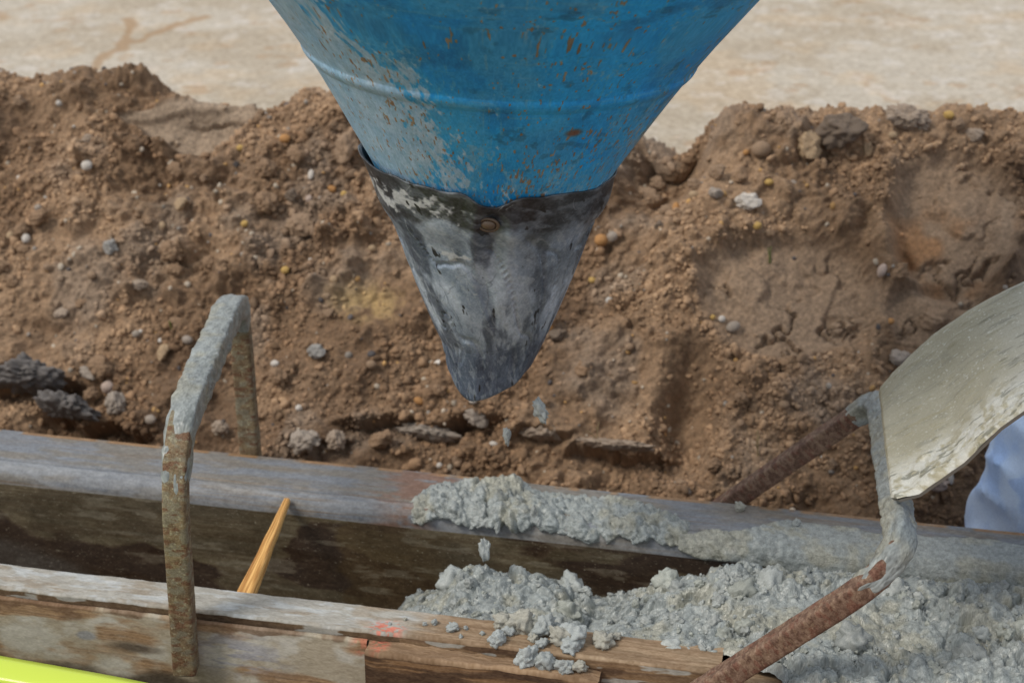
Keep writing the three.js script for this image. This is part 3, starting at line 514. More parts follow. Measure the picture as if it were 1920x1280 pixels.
// concrete crusts lying over the far board: a strip laid along the board's section, thick in the middle, thinning out at its edges
const strip = [[1.912, 0.2985], [1.895, 0.3005], [1.875, 0.301], [1.855, 0.3005], [1.840, 0.3], [1.830, 0.2975], [1.822, 0.292], [1.8175, 0.283], [1.816, 0.272], [1.8165, 0.255], [1.817, 0.235], [1.8175, 0.215]];
function sectionAt(t) { const f = t * (strip.length - 1), k = Math.min(strip.length - 2, Math.floor(f)), a = f - k, p = strip[k], q = strip[k + 1], dn = q[0] - p[0], dy = q[1] - p[1], l = Math.hypot(dn, dy); return [mix(p[0], q[0], a), mix(p[1], q[1], a), -dy / l * -1, 0, dn, dy, l]; }
function crust(x0, x1, nu, nv, thick, lump, name, label, k) {
  const N = strip.map((p, i) => { const a = strip[Math.max(0, i - 1)], b = strip[Math.min(strip.length - 1, i + 1)], dn = b[0] - a[0], dy = b[1] - a[1], l = Math.hypot(dn, dy); return [dy / l, -dn / l]; });
  const at = (i, j) => {
    const x = mix(x0, x1, i / nu), t = j / nv, f = t * (strip.length - 1), q = Math.min(strip.length - 2, Math.floor(f)), a = f - q;
    const n = mix(strip[q][0], strip[q + 1][0], a), y = mix(strip[q][1], strip[q + 1][1], a), on = mix(N[q][0], N[q + 1][0], a), oy = mix(N[q][1], N[q + 1][1], a);
    const th = thick(x, t), d = th + lump(x, t) * rough(x * 1.7, y * 1.7, n * 1.7, k) * sst(-0.006, 0.012, th);
    return V(x, y + oy * d, n + on * d);
  };
  const g = grid(nu, nv, at, { col: (i, j, p) => concreteColor(p.x, p.y, p.z), uv: (i, j, p) => [p.x * 6, (p.y - p.z) * 5] });
  return top(new THREE.Mesh(g, M.concrete), name, label, 'concrete');
}
const pileH = curve([[-0.545, -0.02], [-0.525, -0.004], [-0.50, 0.005], [-0.46, 0.010], [-0.40, 0.014], [-0.36, 0.009], [-0.30, 0.006], [-0.24, 0.007], [-0.19, 0.008], [-0.165, 0.004], [-0.15, -0.012], [-0.14, -0.02]]);
crust(-0.55, -0.135, 270, 120, (x, t) => { const back = curve([[-0.55, 0.35], [-0.45, 0.1], [-0.40, 0.04], [-0.35, 0.12], [-0.25, 0.14], [-0.14, 0.3]])(x), low = 0.50 + 0.24 * fbm(x * 46, 1.7, 0, 4); return Math.min(pileH(x), 0.05) * (1 - sst(0.1, 0.3, t - low + 0.12) * 0.55) - 0.035 * sst(0.0, 0.12, back - t + 0.02) - 0.05 * sst(-0.01, 0.06, t - low); }, () => 0.72, 'concrete_spill', 'thick lumpy concrete spill draped over the far board under the hopper', 11);
crust(-0.17, 1.45, 560, 100, (x, t) => { const back = curve([[-0.17, 0.5], [-0.10, 0.36], [-0.04, 0.16], [0.05, 0.2], [0.2, 0.14], [0.4, 0.2]])(x) + 0.1 * (fbm(x * 30, 5.1, 0, 3) - 0.5), low = curve([[-0.17, 0.62], [-0.12, 0.70], [-0.02, 0.76], [0.1, 0.82], [0.4, 0.84]])(x) + 0.12 * (fbm(x * 34, 8.1, 0, 3) - 0.5); return 0.0032 + 0.005 * sst(-0.02, -0.1, x) - 0.012 * sst(0, 0.07, back - t) - 0.012 * sst(0, 0.05, t - low); }, (x, t) => (x < -0.03 ? 0.42 : 0.16), 'concrete_film', 'thin grey concrete film smeared along the right of the far board', 17);
crust(-0.135, -0.03, 90, 90, (x, t) => 0.006 - 0.014 * sst(0, 0.12, 0.76 + 0.08 * noise(x * 60, 2) - t) - 0.012 * sst(0.02, 0, x + 0.135 - 0.012 * noise(t * 30, 4)) - 0.012 * sst(0.03, 0, -0.03 - x), () => 0.3, 'concrete_patch', 'dried concrete patch on the inner face of the far board', 23);

// loose lumps on the near boards and the far lip: [x, n, surface height, size]
const lumpGeos = [1, 2, 3, 4, 5].map((k) => lumpGeo(70 + k, { detail: 6, facets: 3, rough: 0.5, fine: 0.2, freq: 2.2 }));
const lumpSpots = [[-0.417, 1.57, 0.3, 0.0036], [-0.394, 1.562, 0.3, 0.0054], [-0.38, 1.567, 0.3, 0.0024], [-0.382, 1.55, 0.3, 0.0024], [-0.427, 1.566, 0.3, 0.0024], [-0.34, 1.581, 0.3, 0.0096], [-0.32, 1.578, 0.3, 0.0132], [-0.295, 1.576, 0.3, 0.012], [-0.341, 1.549, 0.3, 0.0078], [-0.28, 1.588, 0.3, 0.0054], [-0.272, 1.563, 0.3, 0.012], [-0.257, 1.568, 0.3, 0.0132], [-0.259, 1.554, 0.3, 0.0084], [-0.303, 1.532, 0.2895, 0.012], [-0.282, 1.53, 0.2895, 0.0102], [-0.291, 1.552, 0.3, 0.006], [-0.261, 1.527, 0.2895, 0.0078], [-0.246, 1.531, 0.2895, 0.0072], [-0.225, 1.57, 0.3, 0.0096], [-0.213, 1.582, 0.3, 0.0048], [-0.331, 1.568, 0.3, 0.006], [-0.302, 1.563, 0.3, 0.0054], [-0.451, 1.571, 0.3, 0.0021], [-0.466, 1.559, 0.3, 0.0018], [-0.36, 1.561, 0.3, 0.0024], [-0.103, 1.898, 0.302, 0.0056], [-0.031, 1.871, 0.303, 0.004]];
const lumpMats = [[0.44, 0.475, 0.47], [0.40, 0.43, 0.42], [0.43, 0.42, 0.36]].map((c) => new THREE.MeshStandardMaterial({ color: new THREE.Color().setRGB(...c), map: grainTex, bumpMap: grainBump, bumpScale: 0.0002, roughness: 0.7 }));
const RL = rng(404), lumpWords = { 6: ['biggest concrete lump near the inner edge of the near beam', null], 18: ['single blocky concrete lump right of the cluster on the near beam', null], 25: ['small concrete knob on the far board beside the right clamp', null], 26: ['tiny concrete knob on the film-covered far board', null] };
lumpSpots.forEach(([x, n, y, a], i) => {
  const o = new THREE.Mesh(lumpGeos[i % 5], lumpMats[Math.floor(RL() * 3)]); o.position.copy(V(x, y + a * 0.62, n)); o.scale.set(a * (1 + 0.35 * RL()), a * (0.85 + 0.3 * RL()), a * (0.9 + 0.3 * RL())); o.rotation.set(RL() * 6, RL() * 6, RL() * 6);
  const w = lumpWords[i], lab = w ? w[0] : a > 0.0055 ? (y < 0.295 ? 'crumbly concrete lump lying on the rough brown plank' : 'crumbly concrete lump in the cluster on the near beam') : 'tiny crumb of concrete spattered on the near beam';
  top(o, 'concrete_lump', lab, 'concrete', w ? null : a > 0.0055 ? (y < 0.295 ? 'lumps on the brown plank' : 'lumps clustered on the near beam') : 'crumbs on the near beam');
});
const dropSpots = [[-0.322, 0.514, 1.70, 0.0068, 0.0145, 0.45, 'largest falling concrete splash just right of the spout tip'], [-0.361, 0.478, 1.70, 0.0044, 0.0095, 0.1, 'thin falling concrete drop straight below the spout'], [-0.39, 0.318, 1.71, 0.006, 0.013, 0.1, 'blob of concrete landing on the heap in the form'], [-0.337, 0.36, 1.74, 0.003, 0.008, 0, 'tiny concrete drop falling in front of the far board'], [-0.331, 0.345, 1.74, 0.003, 0.007, 0, 'tiny concrete drop falling in front of the far board'], [-0.379, 0.338, 1.73, 0.003, 0.008, 0, 'tiny concrete drop falling in front of the far board']];
dropSpots.forEach(([x, y, n, a, b, turn, lab], i) => { const o = new THREE.Mesh(lumpGeos[i % 5], lumpMats[i % 2]); o.position.copy(V(x, y, n)); o.scale.set(a, b, a); o.rotation.z = turn; top(o, 'concrete_drop', lab, 'concrete', i > 2 ? 'tiny drops of falling concrete' : null); });


// ------------------------------------------------------------------ steel clamps straddling the form
const rustTex = tex(1024, 512, (u, v) => {
  const x = u * 8, y = v * 4; let c = mix3([98, 80, 58], [122, 106, 80], sst(0.3, 0.7, fbm(x * 9, y * 6, 0, 5)));
  c = mix3(c, [116, 114, 100], 0.6 * sst(0.46, 0.62, fbm(x * 7 + 9, y * 5, 0, 5)));
  c = mix3(c, [92, 56, 36], 0.6 * sst(0.58, 0.7, fbm(x * 11 + 31, y * 5, 0, 4)));
  c = mix3(c, [150, 144, 118], 0.7 * sst(0.7, 0.76, fbm(x * 16, y * 16 + 3, 0, 3)));
  const g = (noise(x * 60, y * 60) - 0.5) * 34; return [c[0] + g, c[1] + g, c[2] + g];
});
M.rust = new THREE.MeshStandardMaterial({ map: rustTex, bumpMap: rustTex, bumpScale: 0.0012, roughness: 0.82 });
const redRustTex = tex(1024, 512, (u, v) => {
  const x = u * 8, y = v * 4; let c = mix3([88, 64, 50], [118, 94, 78], sst(0.3, 0.7, fbm(x * 14 + 50, y * 9, 0, 5)));
  c = mix3(c, [150, 128, 104], 0.4 * sst(0.5, 0.66, fbm(x * 13 + 9, y * 8, 0, 5)));
  c = mix3(c, [98, 52, 38], 0.4 * sst(0.55, 0.7, fbm(x * 11 + 31, y * 5, 0, 4)));
  const g = (noise(x * 60, y * 60) - 0.5) * 30; return [c[0] + g, c[1] + g, c[2] + g];
});
M.redRust = new THREE.MeshStandardMaterial({ map: redRustTex, bumpMap: redRustTex, bumpScale: 0.001, roughness: 0.8 });
function roundedPath(corners, radii, step = 0.005) {   // polyline with arcs at its inner corners
  const pts = []; const C = corners;
  const seg = (a, b) => { const n = Math.max(1, Math.round(a.distanceTo(b) / step)); for (let i = 0; i < n; i++) pts.push(a.clone().lerp(b, i / n)); };
  let cur = C[0];
  for (let k = 1; k < C.length - 1; k++) {
    const d0 = C[k].clone().sub(C[k - 1]).normalize(), d1 = C[k + 1].clone().sub(C[k]).normalize(), r = radii[k - 1], a = C[k].clone().addScaledVector(d0, -r), b = C[k].clone().addScaledVector(d1, r);
    seg(cur, a); const n = 12; for (let i = 0; i < n; i++) { const t = i / n; pts.push(a.clone().multiplyScalar((1 - t) ** 2).addScaledVector(C[k], 2 * t * (1 - t)).addScaledVector(b, t * t)); }
    cur = b;
  }
  seg(cur, C[C.length - 1]); pts.push(C[C.length - 1].clone()); return pts;
}
function sweep(pts, side, half, chamfer, disp, nSec = 56, cap = true) {   // square bar swept along a flat path; side = the path plane's normal
  const L = [0]; for (let i = 1; i < pts.length; i++) L.push(L[i - 1] + pts[i].distanceTo(pts[i - 1]));
  const sec = []; const h = half, c = chamfer;          // rounded square by angle
  for (let k = 0; k < nSec; k++) { const a = (k + 0.5) / nSec * Math.PI * 2, p = 9, r = h / (Math.abs(Math.cos(a)) ** p + Math.abs(Math.sin(a)) ** p) ** (1 / p); sec.push([r * Math.cos(a), r * Math.sin(a)]); }
  const T = pts.map((p, i) => pts[Math.min(pts.length - 1, i + 1)].clone().sub(pts[Math.max(0, i - 1)]).normalize());
  const fr = pts.map((p, i) => { const b = side.clone().addScaledVector(T[i], -side.dot(T[i])).normalize(); return [b, new THREE.Vector3().crossVectors(T[i], b)]; });
  const rows = pts.length - 1, v = new THREE.Vector3();
  const g = grid(nSec, rows, (i, j) => { const k = i % nSec, [b, n] = fr[j], s = sec[k]; v.copy(pts[j]).addScaledVector(b, s[0]).addScaledVector(n, s[1]); const d = disp ? disp(v, L[j], k / nSec, j) : 0; const l = Math.hypot(s[0], s[1]); return v.addScaledVector(b, s[0] / l * d).addScaledVector(n, s[1] / l * d); }, { closedU: true, uv: (i, j) => [L[j] * 2.2, i / nSec * 0.4] });
  if (!cap) return g;
  const caps = [0, rows].map((j) => { const e = j ? 1 : -1, rim = grid(nSec, 2, (i, q) => { const k = i % nSec, [b, n] = fr[j], s = sec[k], f = [1, 0.8, 0][q]; return v.copy(pts[j]).addScaledVector(b, s[0] * f).addScaledVector(n, s[1] * f).addScaledVector(T[j], e * [0, 0.0025, 0.003][q]); }, { closedU: true }); return rim; });
  return mergeGeometries([g, ...caps]);
}
const pit = (v) => 0.0011 * (fbm(v.x * 120, v.y * 120, v.z * 120, 3) - 0.5);
function clampFrame(corners, radii, mat, label, crustFrom, crustTo, crustAmt, half, seed) {
  const base = corners[0].clone(), C = corners.map((c) => c.clone().sub(base)), side = new THREE.Vector3().crossVectors(C[1].clone().sub(C[0]), C[2].clone().sub(C[1])).normalize();
  const g = new THREE.Group(); g.position.copy(base);
  const pts = roundedPath(C, radii, 0.004);
  part(new THREE.Mesh(sweep(pts, side, half, 0.003, pit), mat), 'bar', g);
  const L = [0]; for (let i = 1; i < pts.length; i++) L.push(L[i - 1] + pts[i].distanceTo(pts[i - 1]));
  const sub = roundedPath(C, radii, 0.0022), LS = [0]; for (let i = 1; i < sub.length; i++) LS.push(LS[i - 1] + sub[i].distanceTo(sub[i - 1]));
  const keep = sub.filter((p, i) => LS[i] >= crustFrom - 0.11 && LS[i] <= crustTo + 0.03), off = Math.max(0, crustFrom - 0.11);
  const up = new THREE.Vector3(0, 1, 0);
  const cg = sweep(keep, side, half, 0.003, (v, l, a) => { const s = l + off, w = sst(crustFrom - 0.02, crustFrom + 0.05, s + 0.2 * (fbm(v.x * 60 + seed, v.y * 60, v.z * 60, 3) - 0.5)) * (1 - sst(crustTo - 0.03, crustTo + 0.015, s)), dx = 40; return -0.0025 + w * crustAmt * (1.15 + 1.1 * (fbm(v.x * 70 + seed, v.y * 70, v.z * 70, 4) - 0.5)) + w * 0.0034 * (fbm(v.x * 200, v.y * 200, v.z * 200, 4) - 0.5); }, 56, false);
  const P = cg.attributes.position, K = new Float32Array(P.count * 3); for (let i = 0; i < P.count; i++) K.set(concreteColor(P.getX(i), P.getY(i), P.getZ(i)).map((c) => c * 0.92), 3 * i); cg.setAttribute('color', new THREE.BufferAttribute(K, 3));
  part(new THREE.Mesh(cg, M.concrete), 'concrete_crust', g, 'crust of dried grey concrete on the bar');
  return top(g, 'steel_clamp', label, 'clamp', 'steel clamps over the formwork');
}
clampFrame([V(-0.697, 0.236, 1.5165), V(-0.690, 0.527, 1.5165), V(-0.770, 0.527, 1.937), V(-0.764, 0.02, 1.937)], [0.105, 0.075], M.rust, 'upright rusty steel clamp straddling the left end of the form', 0.27, 0.70, 0.0056, 0.0132, 3);
clampFrame([V(-0.175, 0.232, 1.514), V(0.084, 0.476, 1.514), V(0.057, 0.452, 1.940), V(-0.19, 0.218, 1.944)], [0.075, 0.035], M.redRust, 'tilted rust-red steel clamp under the shovel on the right', 0.31, 0.79, 0.0046, 0.0118, 8);

// wooden spacer wedged between the boards
{
  const wt = tex(256, 512, (u, v) => { const a = fbm(u * 26 + 2 * noise(u * 4, v * 3), v * 3.0, 0, 4); let c = mix3([168, 118, 58], [226, 178, 108], sst(0.25, 0.7, a)); c = mix3(c, [128, 82, 40], 0.7 * sst(0.66, 0.76, fbm(u * 40 + 9, v * 2.4, 0, 3))); return c; });
  const a = V(-0.656, 0.2765, 1.5925), b = V(-0.674, 0.2935, 1.8155), n = 40, g = grid(24, n, (i, j) => { const t = j / n, th = (i % 24) / 24 * Math.PI * 2, p = 5, c = Math.cos(th), s = Math.sin(th), r = 1 / (Math.abs(c) ** p + Math.abs(s) ** p) ** (1 / p), w = mix(0.0118, 0.0042, t ** 0.85), h = mix(0.009, 0.0045, t); const k = 1 + 0.18 * (noise(c * 2 + 5, s * 2 + 5, t * 3) - 0.5); const q = a.clone().lerp(b, t); q.x += c * r * w * k + 0.0018 * (noise(t * 7, 4) - 0.5); q.y += s * r * h * k; return q; }, { closedU: true, uv: (i, j) => [i / 24, j / n] });
  top(new THREE.Mesh(g, new THREE.MeshStandardMaterial({ map: wt, bumpMap: wt, bumpScale: 0.001, roughness: 0.75 })), 'wooden_spacer', 'tapered pale wooden stick wedged across the trench', 'stick');
}

// ------------------------------------------------------------------ hopper: blue steel cone with a rubber spout
const F0 = 0.21;                                          // direction of the camera round the hopper's axis, radians
const coneV = lin([[-0.03, 0], [0.2, 0.6], [0.76, 1]]);
const blueTex = tex(2048, 1024, (u, v) => {
  const ph = (u - 0.5) * Math.PI * 2, a = ph - F0, h = v < 0.6 ? mix(-0.03, 0.2, v / 0.6) : mix(0.2, 0.76, (v - 0.6) / 0.4), A = ph * 0.2, H = h;
  const big = fbm(A * 9, H * 14, 0.3, 5);
  let c = mix3([10, 142, 220], [16, 164, 240], sst(0.35, 0.65, big));
  c = mix3(c, [26, 136, 198], 0.5 * sst(0.42, 0.66, fbm(A * 16 + 40, H * 14, 0.3, 5)));
  c = mix3(c, [76, 160, 208], 0.5 * sst(0.42, 0.6, fbm(A * 20, H * 20, 0.9, 5) + 0.18 * sst(0.16, 0.06, H)));
  // teal grime and dark smears
  c = mix3(c, [6, 92, 146], 0.4 * sst(0.54, 0.72, fbm(A * 24 + 8, H * 34 + 3, 0.1, 6)) * sst(0.06, 0.15, H));
  c = mix3(c, [16, 54, 64], 0.8 * sst(0.64, 0.74, fbm(A * 60 + 18, H * 90 + 13, 0.1, 5)) * sst(0.1, 0.4, a + 0.4) * 0.35);
  // cement dust scraped over the left side
  const st = fbm(A * 150 + H * 110, H * 46 - A * 14, 0.4, 5), pat = fbm(A * 26, H * 26 + 7, 0.2, 5);
  const zone = 1.15 * Math.exp(-(((a + 0.93 + 0.5 * (H - 0.14)) / 0.40) ** 2)) * sst(0.0, 0.06, H) + 0.25 * sst(-1.1, -1.3, a) + 0.62 * Math.exp(-(((a + 0.75) / 0.7) ** 2)) * (1 - sst(0.14, 0.2, H)) + 0.45 * sst(0.9, 1.35, a) + 0.32 * sst(0.08, -0.01, H);
  const dust = sst(0.50, 0.60, 0.42 * st + 0.30 * pat + 0.28 * fbm(A * 240, H * 170, 0.7, 3) + 0.36 * (zone - 0.57)); c = mix3(c, mix3([158, 186, 214], [192, 204, 220], noise(A * 60, H * 60)), 0.85 * dust);
  c = mix3(c, [128, 164, 186], 0.4 * clamp(zone) * sst(0.4, 0.62, fbm(A * 260, H * 120, 0.3, 3)));
  c = mix3(c, [120, 168, 196], 0.3 * sst(0.66, 0.74, fbm(A * 34 + 60, H * 420, 0.6, 3)));
  c = mix3(c, [150, 176, 190], 0.3 * sst(0.70, 0.78, fbm(A * 330 + 7, H * 60, 0.2, 3)));
  c = mix3(c, [134, 172, 198], 0.55 * sst(0.60, 0.70, 0.5 * fbm(A * 300, H * 240, 0.5, 3) + 0.5 * fbm(A * 30 + 70, H * 30, 0.2, 4) + 0.06 * sst(0.14, 0.04, H)));
  // olive film along the right flank
  c = mix3(c, [112, 124, 104], 0.75 * sst(0.50, 0.64, fbm(A * 90 - H * 40, H * 26, 0.6, 4)) * sst(0.75, 1.25, a));
  // rust flecks where paint chipped
  const fl = noise(A * 330, H * 150 + 3) * 0.6 + noise(A * 700, H * 330) * 0.4, dens = 0.5 * fbm(A * 11 + 3, H * 11, 0.8, 3) + 0.12 * sst(0.16, 0.05, H);
  c = mix3(c, mix3([126, 92, 64], [162, 138, 108], noise(A * 90, H * 90)), 0.88 * sst(0.0, 0.05, fl - 0.955 + 0.72 * dens));
  const spot = ell(a, H, 0.42, 0.094, 0.045, 0.0042, 0.6); c = mix3(c, [110, 66, 44], 0.9 * spot);
  const g = (noise(A * 800, H * 520) - 0.5) * 20 + (noise(A * 260, H * 180) - 0.5) * 14; return [c[0] + g, c[1] + g, c[2] + g];
});
const blueRough = tex(1024, 512, (u, v) => 105 + 120 * fbm(u * 40, v * 30, 0, 4), false);
{
  const hop = new THREE.Group(); hop.position.copy(V(-0.376, 0.80, 1.70));
  // steel cone, tilted a little
  const prof = [[-0.022, 0.110], [-0.012, 0.1205], [0.0, 0.1265], [0.015, 0.1338], [0.05, 0.1545], [0.077, 0.1705], [0.1, 0.1845], [0.118, 0.1960]];
  const bead = []; for (let k = 0; k <= 10; k++) { const t = k / 10; bead.push([0.1185 + 0.016 * t, mix(0.1962, 0.2064, t) + 0.0024 * Math.sin(t * Math.PI)]); }
  const upper = [[0.139, 0.2095], [0.16, 0.224], [0.19, 0.2465], [0.24, 0.284], [0.30, 0.324], [0.35, 0.348], [0.40, 0.361], [0.46, 0.366], [0.74, 0.368], [0.755, 0.378], [0.765, 0.378], [0.768, 0.370], [0.765, 0.358], [0.46, 0.357], [0.40, 0.352], [0.30, 0.314], [0.19, 0.2385], [0.05, 0.148], [0.0, 0.119], [-0.022, 0.1095]];
  const all = [...prof, ...bead, ...upper], inner = prof.length + bead.length + 11;
  const cone = grid(220, all.length - 1, (i, j) => { const ph = (i / 220 - 0.5) * Math.PI * 2, [h, r] = all[j], dent = 0.0035 * (fbm(Math.sin(ph) * 2 + 4, Math.cos(ph) * 2 + 4, h * 8, 3) - 0.5) - 0.004 * ell(ph - F0, h, 0.75, 0.16, 0.22, 0.03, 0.6), R = r + dent; return new THREE.Vector3(R * Math.sin(ph), h, R * Math.cos(ph)); }, { closedU: true, uv: (i, j) => [i / 220, coneV(all[j][0])] });
  const steel = new THREE.MeshPhysicalMaterial({ map: blueTex, roughnessMap: blueRough, roughness: 0.95, bumpMap: blueTex, bumpScale: 0.0006, clearcoat: 0.12, clearcoatRoughness: 0.45 });
  const cm = part(new THREE.Mesh(cone, steel), 'cone', hop); cm.rotation.z = THREE.MathUtils.degToRad(-3.4);
  // lifting bail and hoist cable above the frame
  const bail = new THREE.TubeGeometry(new THREE.CatmullRomCurve3([new THREE.Vector3(-0.385, 0.70, 0), new THREE.Vector3(-0.37, 0.95, 0), new THREE.Vector3(-0.22, 1.2, 0), new THREE.Vector3(0, 1.28, 0), new THREE.Vector3(0.22, 1.2, 0), new THREE.Vector3(0.37, 0.95, 0), new THREE.Vector3(0.385, 0.70, 0)]), 60, 0.013, 12);
  part(new THREE.Mesh(bail, M.rust), 'bail', hop).rotation.z = THREE.MathUtils.degToRad(-3.4);
  const cable = new THREE.TubeGeometry(new THREE.LineCurve3(new THREE.Vector3(0.1, 1.27, 0), new THREE.Vector3(0.1, 7, 0)), 4, 0.008, 8);
  part(new THREE.Mesh(cable, M.rust), 'hoist_cable', hop);
  // rubber spout
  const R = lin([[-0.30, 0.040], [-0.265, 0.042], [-0.235, 0.0475], [-0.20, 0.0575], [-0.17, 0.0695], [-0.116, 0.0885], [-0.054, 0.1095], [-0.02, 0.1235], [0.0, 0.1325], [0.015, 0.1385], [0.03, 0.146]]);
  const dev = (ph) => Math.atan2(Math.sin(ph - F0), Math.cos(ph - F0));
  const topEdge = (ph) => { const a = dev(ph); return 0.012 - 0.012 * Math.sin(a) - 0.013 * Math.exp(-((a / 0.15) ** 2)) + 0.004 * (noise(ph * 7 + 20, 2.2) - 0.5); };
  const lowEdge = (ph) => { const a = dev(ph); return -0.240 - 0.022 * Math.cos(a) + 0.016 * Math.sin(a) + 0.030 * sst(-0.25, -1.5, a) + 0.0025 * (noise(ph * 4 + 9, 6.1) - 0.5); };
  const skin = (ph, h, off) => {
    const a = dev(ph); let r = R(h) + off;
    r += 0.0045 * Math.exp(-(((h + 0.03) / 0.022) ** 2));                                       // rolled band under the rim
    r -= 0.006 * Math.exp(-((a / 0.10) ** 2)) * sst(-0.14, -0.03, h) * (1 - sst(-0.02, 0, h)) + 0.006 * Math.exp(-(((a + 0.13 - 0.9 * (h + 0.03)) / 0.07) ** 2)) * sst(-0.13, -0.03, h) * -1;
    r += 0.005 * Math.exp(-(((a - 0.16) / 0.08) ** 2)) * sst(-0.16, -0.03, h) * (1 - sst(-0.02, 0, h));
    r += 0.0075 * (fbm(Math.sin(ph) * 2.4 + 7 + h * 5, Math.cos(ph) * 2.4 + 7, h * 4, 3) - 0.5) * (1 - 0.85 * sst(-0.03, 0, h)) + 0.0006 * (fbm(Math.sin(ph) * 9 + 7, Math.cos(ph) * 9, h * 60, 3) - 0.5);
    { const w = noise(Math.sin(ph) * 5 + 3 + h * 14, Math.cos(ph) * 5 + 3 - h * 9, h * 8); r -= 0.003 * (1 - sst(0.0, 0.05, Math.abs(w - 0.5))) * sst(-0.25, -0.2, h) * (1 - sst(-0.05, -0.03, h)); }
    const cx = lin([[-0.29, -0.014], [-0.24, -0.006], [-0.2, 0.0], [0, 0]])(h), squash = mix(0.74, 1, sst(-0.27, -0.12, h));
    const lx = r * Math.sin(a), lz = r * squash * Math.cos(a);
    return new THREE.Vector3(lx * Math.cos(F0) + lz * Math.sin(F0) + cx, h, -lx * Math.sin(F0) + lz * Math.cos(F0));
  };
  const NU = 260, NV = 170, phA = (i) => (i / NU - 0.5) * Math.PI * 2;
  const outer = (i, t, off) => { const ph = phA(i), h = mix(topEdge(ph), lowEdge(ph), t); return skin(ph, h, off); };
  const sv = (h) => (h + 0.32) / 0.36;
  const rubberGeo = grid(NU, NV + 34, (i, j) => { if (j <= 30) return outer(i, 1 - 0.999 * (0) - (1 - j / 30) * 0.6, -0.0045).clone(); if (j <= 32) return outer(i, 1, j === 31 ? -0.003 : -0.001).add(new THREE.Vector3(0, -0.0012, 0)); const t = 1 - (j - 32) / NV; if (j >= NV + 33) return outer(i, 0, j === NV + 33 ? -0.0012 : -0.0045).add(new THREE.Vector3(0, 0.0012 - (j - NV - 33) * 0.003, 0)); return outer(i, t, 0); }, { closedU: true, uv: (i, j, p) => [i / NU, sv(p.y)] });
  const lines = []; { const r = rng(808); for (let k = 0; k < 150; k++) { const u = 0.25 + 0.6 * r(), v = 0.1 + 0.8 * r(), d = (r() - 0.5) * 3.1, l = 0.02 + 0.09 * r() ** 2, b = 0.012 * (r() - 0.5); lines.push([u, v, u + l * Math.cos(d) * 0.5, v + l * Math.sin(d), b, r()]); } }
  const scr = new Float32Array(1024 * 1024);
  const draw = (u0, v0, u1, v1, b, w) => { const n = 400; for (let k = 0; k <= n; k++) { const t = k / n, x = Math.round((mix(u0, u1, t) + b * Math.sin(t * Math.PI)) * 1024), y = Math.round((mix(v0, v1, t) + b * Math.sin(t * Math.PI)) * 1024); if (x >= 0 && y >= 0 && x < 1024 && y < 1024) scr[y * 1024 + x] = Math.max(scr[y * 1024 + x], w * (0.5 + 0.5 * noise(k * 0.09, b * 900))); } };
  for (const [a, b, c, d, e, w] of lines) draw(a, b, c, d, e, 0.35 + 0.6 * w);
  draw(0.36, 0.60, 0.72, 0.60, -0.035, 0.7); draw(0.40, 0.36, 0.66, 0.38, -0.03, 0.7); draw(0.485, 0.62, 0.57, 0.16, 0.008, 0.8); draw(0.49, 0.72, 0.485, 0.60, 0.0, 0.6);
  const rubTex = tex(1024, 1024, (u, v) => {
    const ph = (u - 0.5) * Math.PI * 2, a = ph - F0, h = v * 0.36 - 0.32, A = ph * 0.09;
    let c = mix3([126, 140, 156], [170, 182, 196], sst(0.32, 0.66, fbm(A * 26 + h * 8, h * 16, 0.7, 5)));
    c = mix3(c, [60, 68, 80], 0.75 * sst(0.46, 0.64, fbm(A * 44 + 12 + h * 10, h * 16 - A * 20, 1.7, 6)));
    worley(A * 26 + 0.8 * fbm(A * 30, h * 30, 0.3, 3), h * 17 + 0.8 * fbm(A * 30 + 9, h * 30, 0.3, 3), 0.5); c = mix3(c, [84, 92, 102], 0.4 * (1 - sst(0.0, 0.03, W.f2 - W.f1)) * sst(0.45, 0.6, noise(A * 22, h * 22, 4.4)));
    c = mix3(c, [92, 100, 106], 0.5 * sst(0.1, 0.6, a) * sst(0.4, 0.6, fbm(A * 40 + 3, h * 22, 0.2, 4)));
    const band = sst(-0.04, -0.024, h + 0.045 * (fbm(A * 46, h * 40, 0.2, 4) - 0.5) + 0.005 * Math.sin(a * 2)); c = mix3(c, mix3([34, 35, 38], [84, 90, 96], sst(0.42, 0.66, fbm(A * 60 + h * 40, h * 90, 0.5, 5))), 0.88 * band);
    const tip = 1 - sst(-0.225, -0.17, h + 0.05 * (fbm(A * 40, h * 30, 2.2, 4) - 0.5)); c = mix3(c, mix3([42, 50, 66], [84, 98, 118], fbm(A * 60, h * 60, 0.4, 3)), 0.75 * tip);
    const white = sst(0.46, 0.62, 0.5 * fbm(A * 60, h * 55, 0.9, 4) + 0.5 * fbm(A * 190, h * 170, 1.9, 3) + 0.45 * (ell(a, h, -0.95, -0.006, 0.7, 0.018, 0.8) - 0.45) + 0.3 * (ell(a, h, -0.42, -0.066, 0.18, 0.014, 0.6) - 0.3)); c = mix3(c, [196, 200, 202], 0.85 * white * sst(0.2, 0.02, a));
    c = mix3(c, [20, 21, 23], 0.85 * sst(0.76, 0.80, fbm(A * 110 + 9, h * 60 + A * 60, 0.1, 3)));
    const s = scr[Math.min(1023, Math.floor(v * 1024)) * 1024 + Math.min(1023, Math.floor(u * 1024))]; c = mix3(c, [176, 182, 186], 0.8 * s);
    c = mix3(c, [164, 172, 178], 0.4 * sst(0.55, 0.7, fbm(A * 120 + h * 90, h * 60 - A * 40, 0.4, 4)) * (1 - 0.7 * band));
    const g = (noise(A * 700, h * 600) - 0.5) * 26 + (noise(A * 220, h * 200) - 0.5) * 18; return [c[0] + g, c[1] + g, c[2] + g];
  });
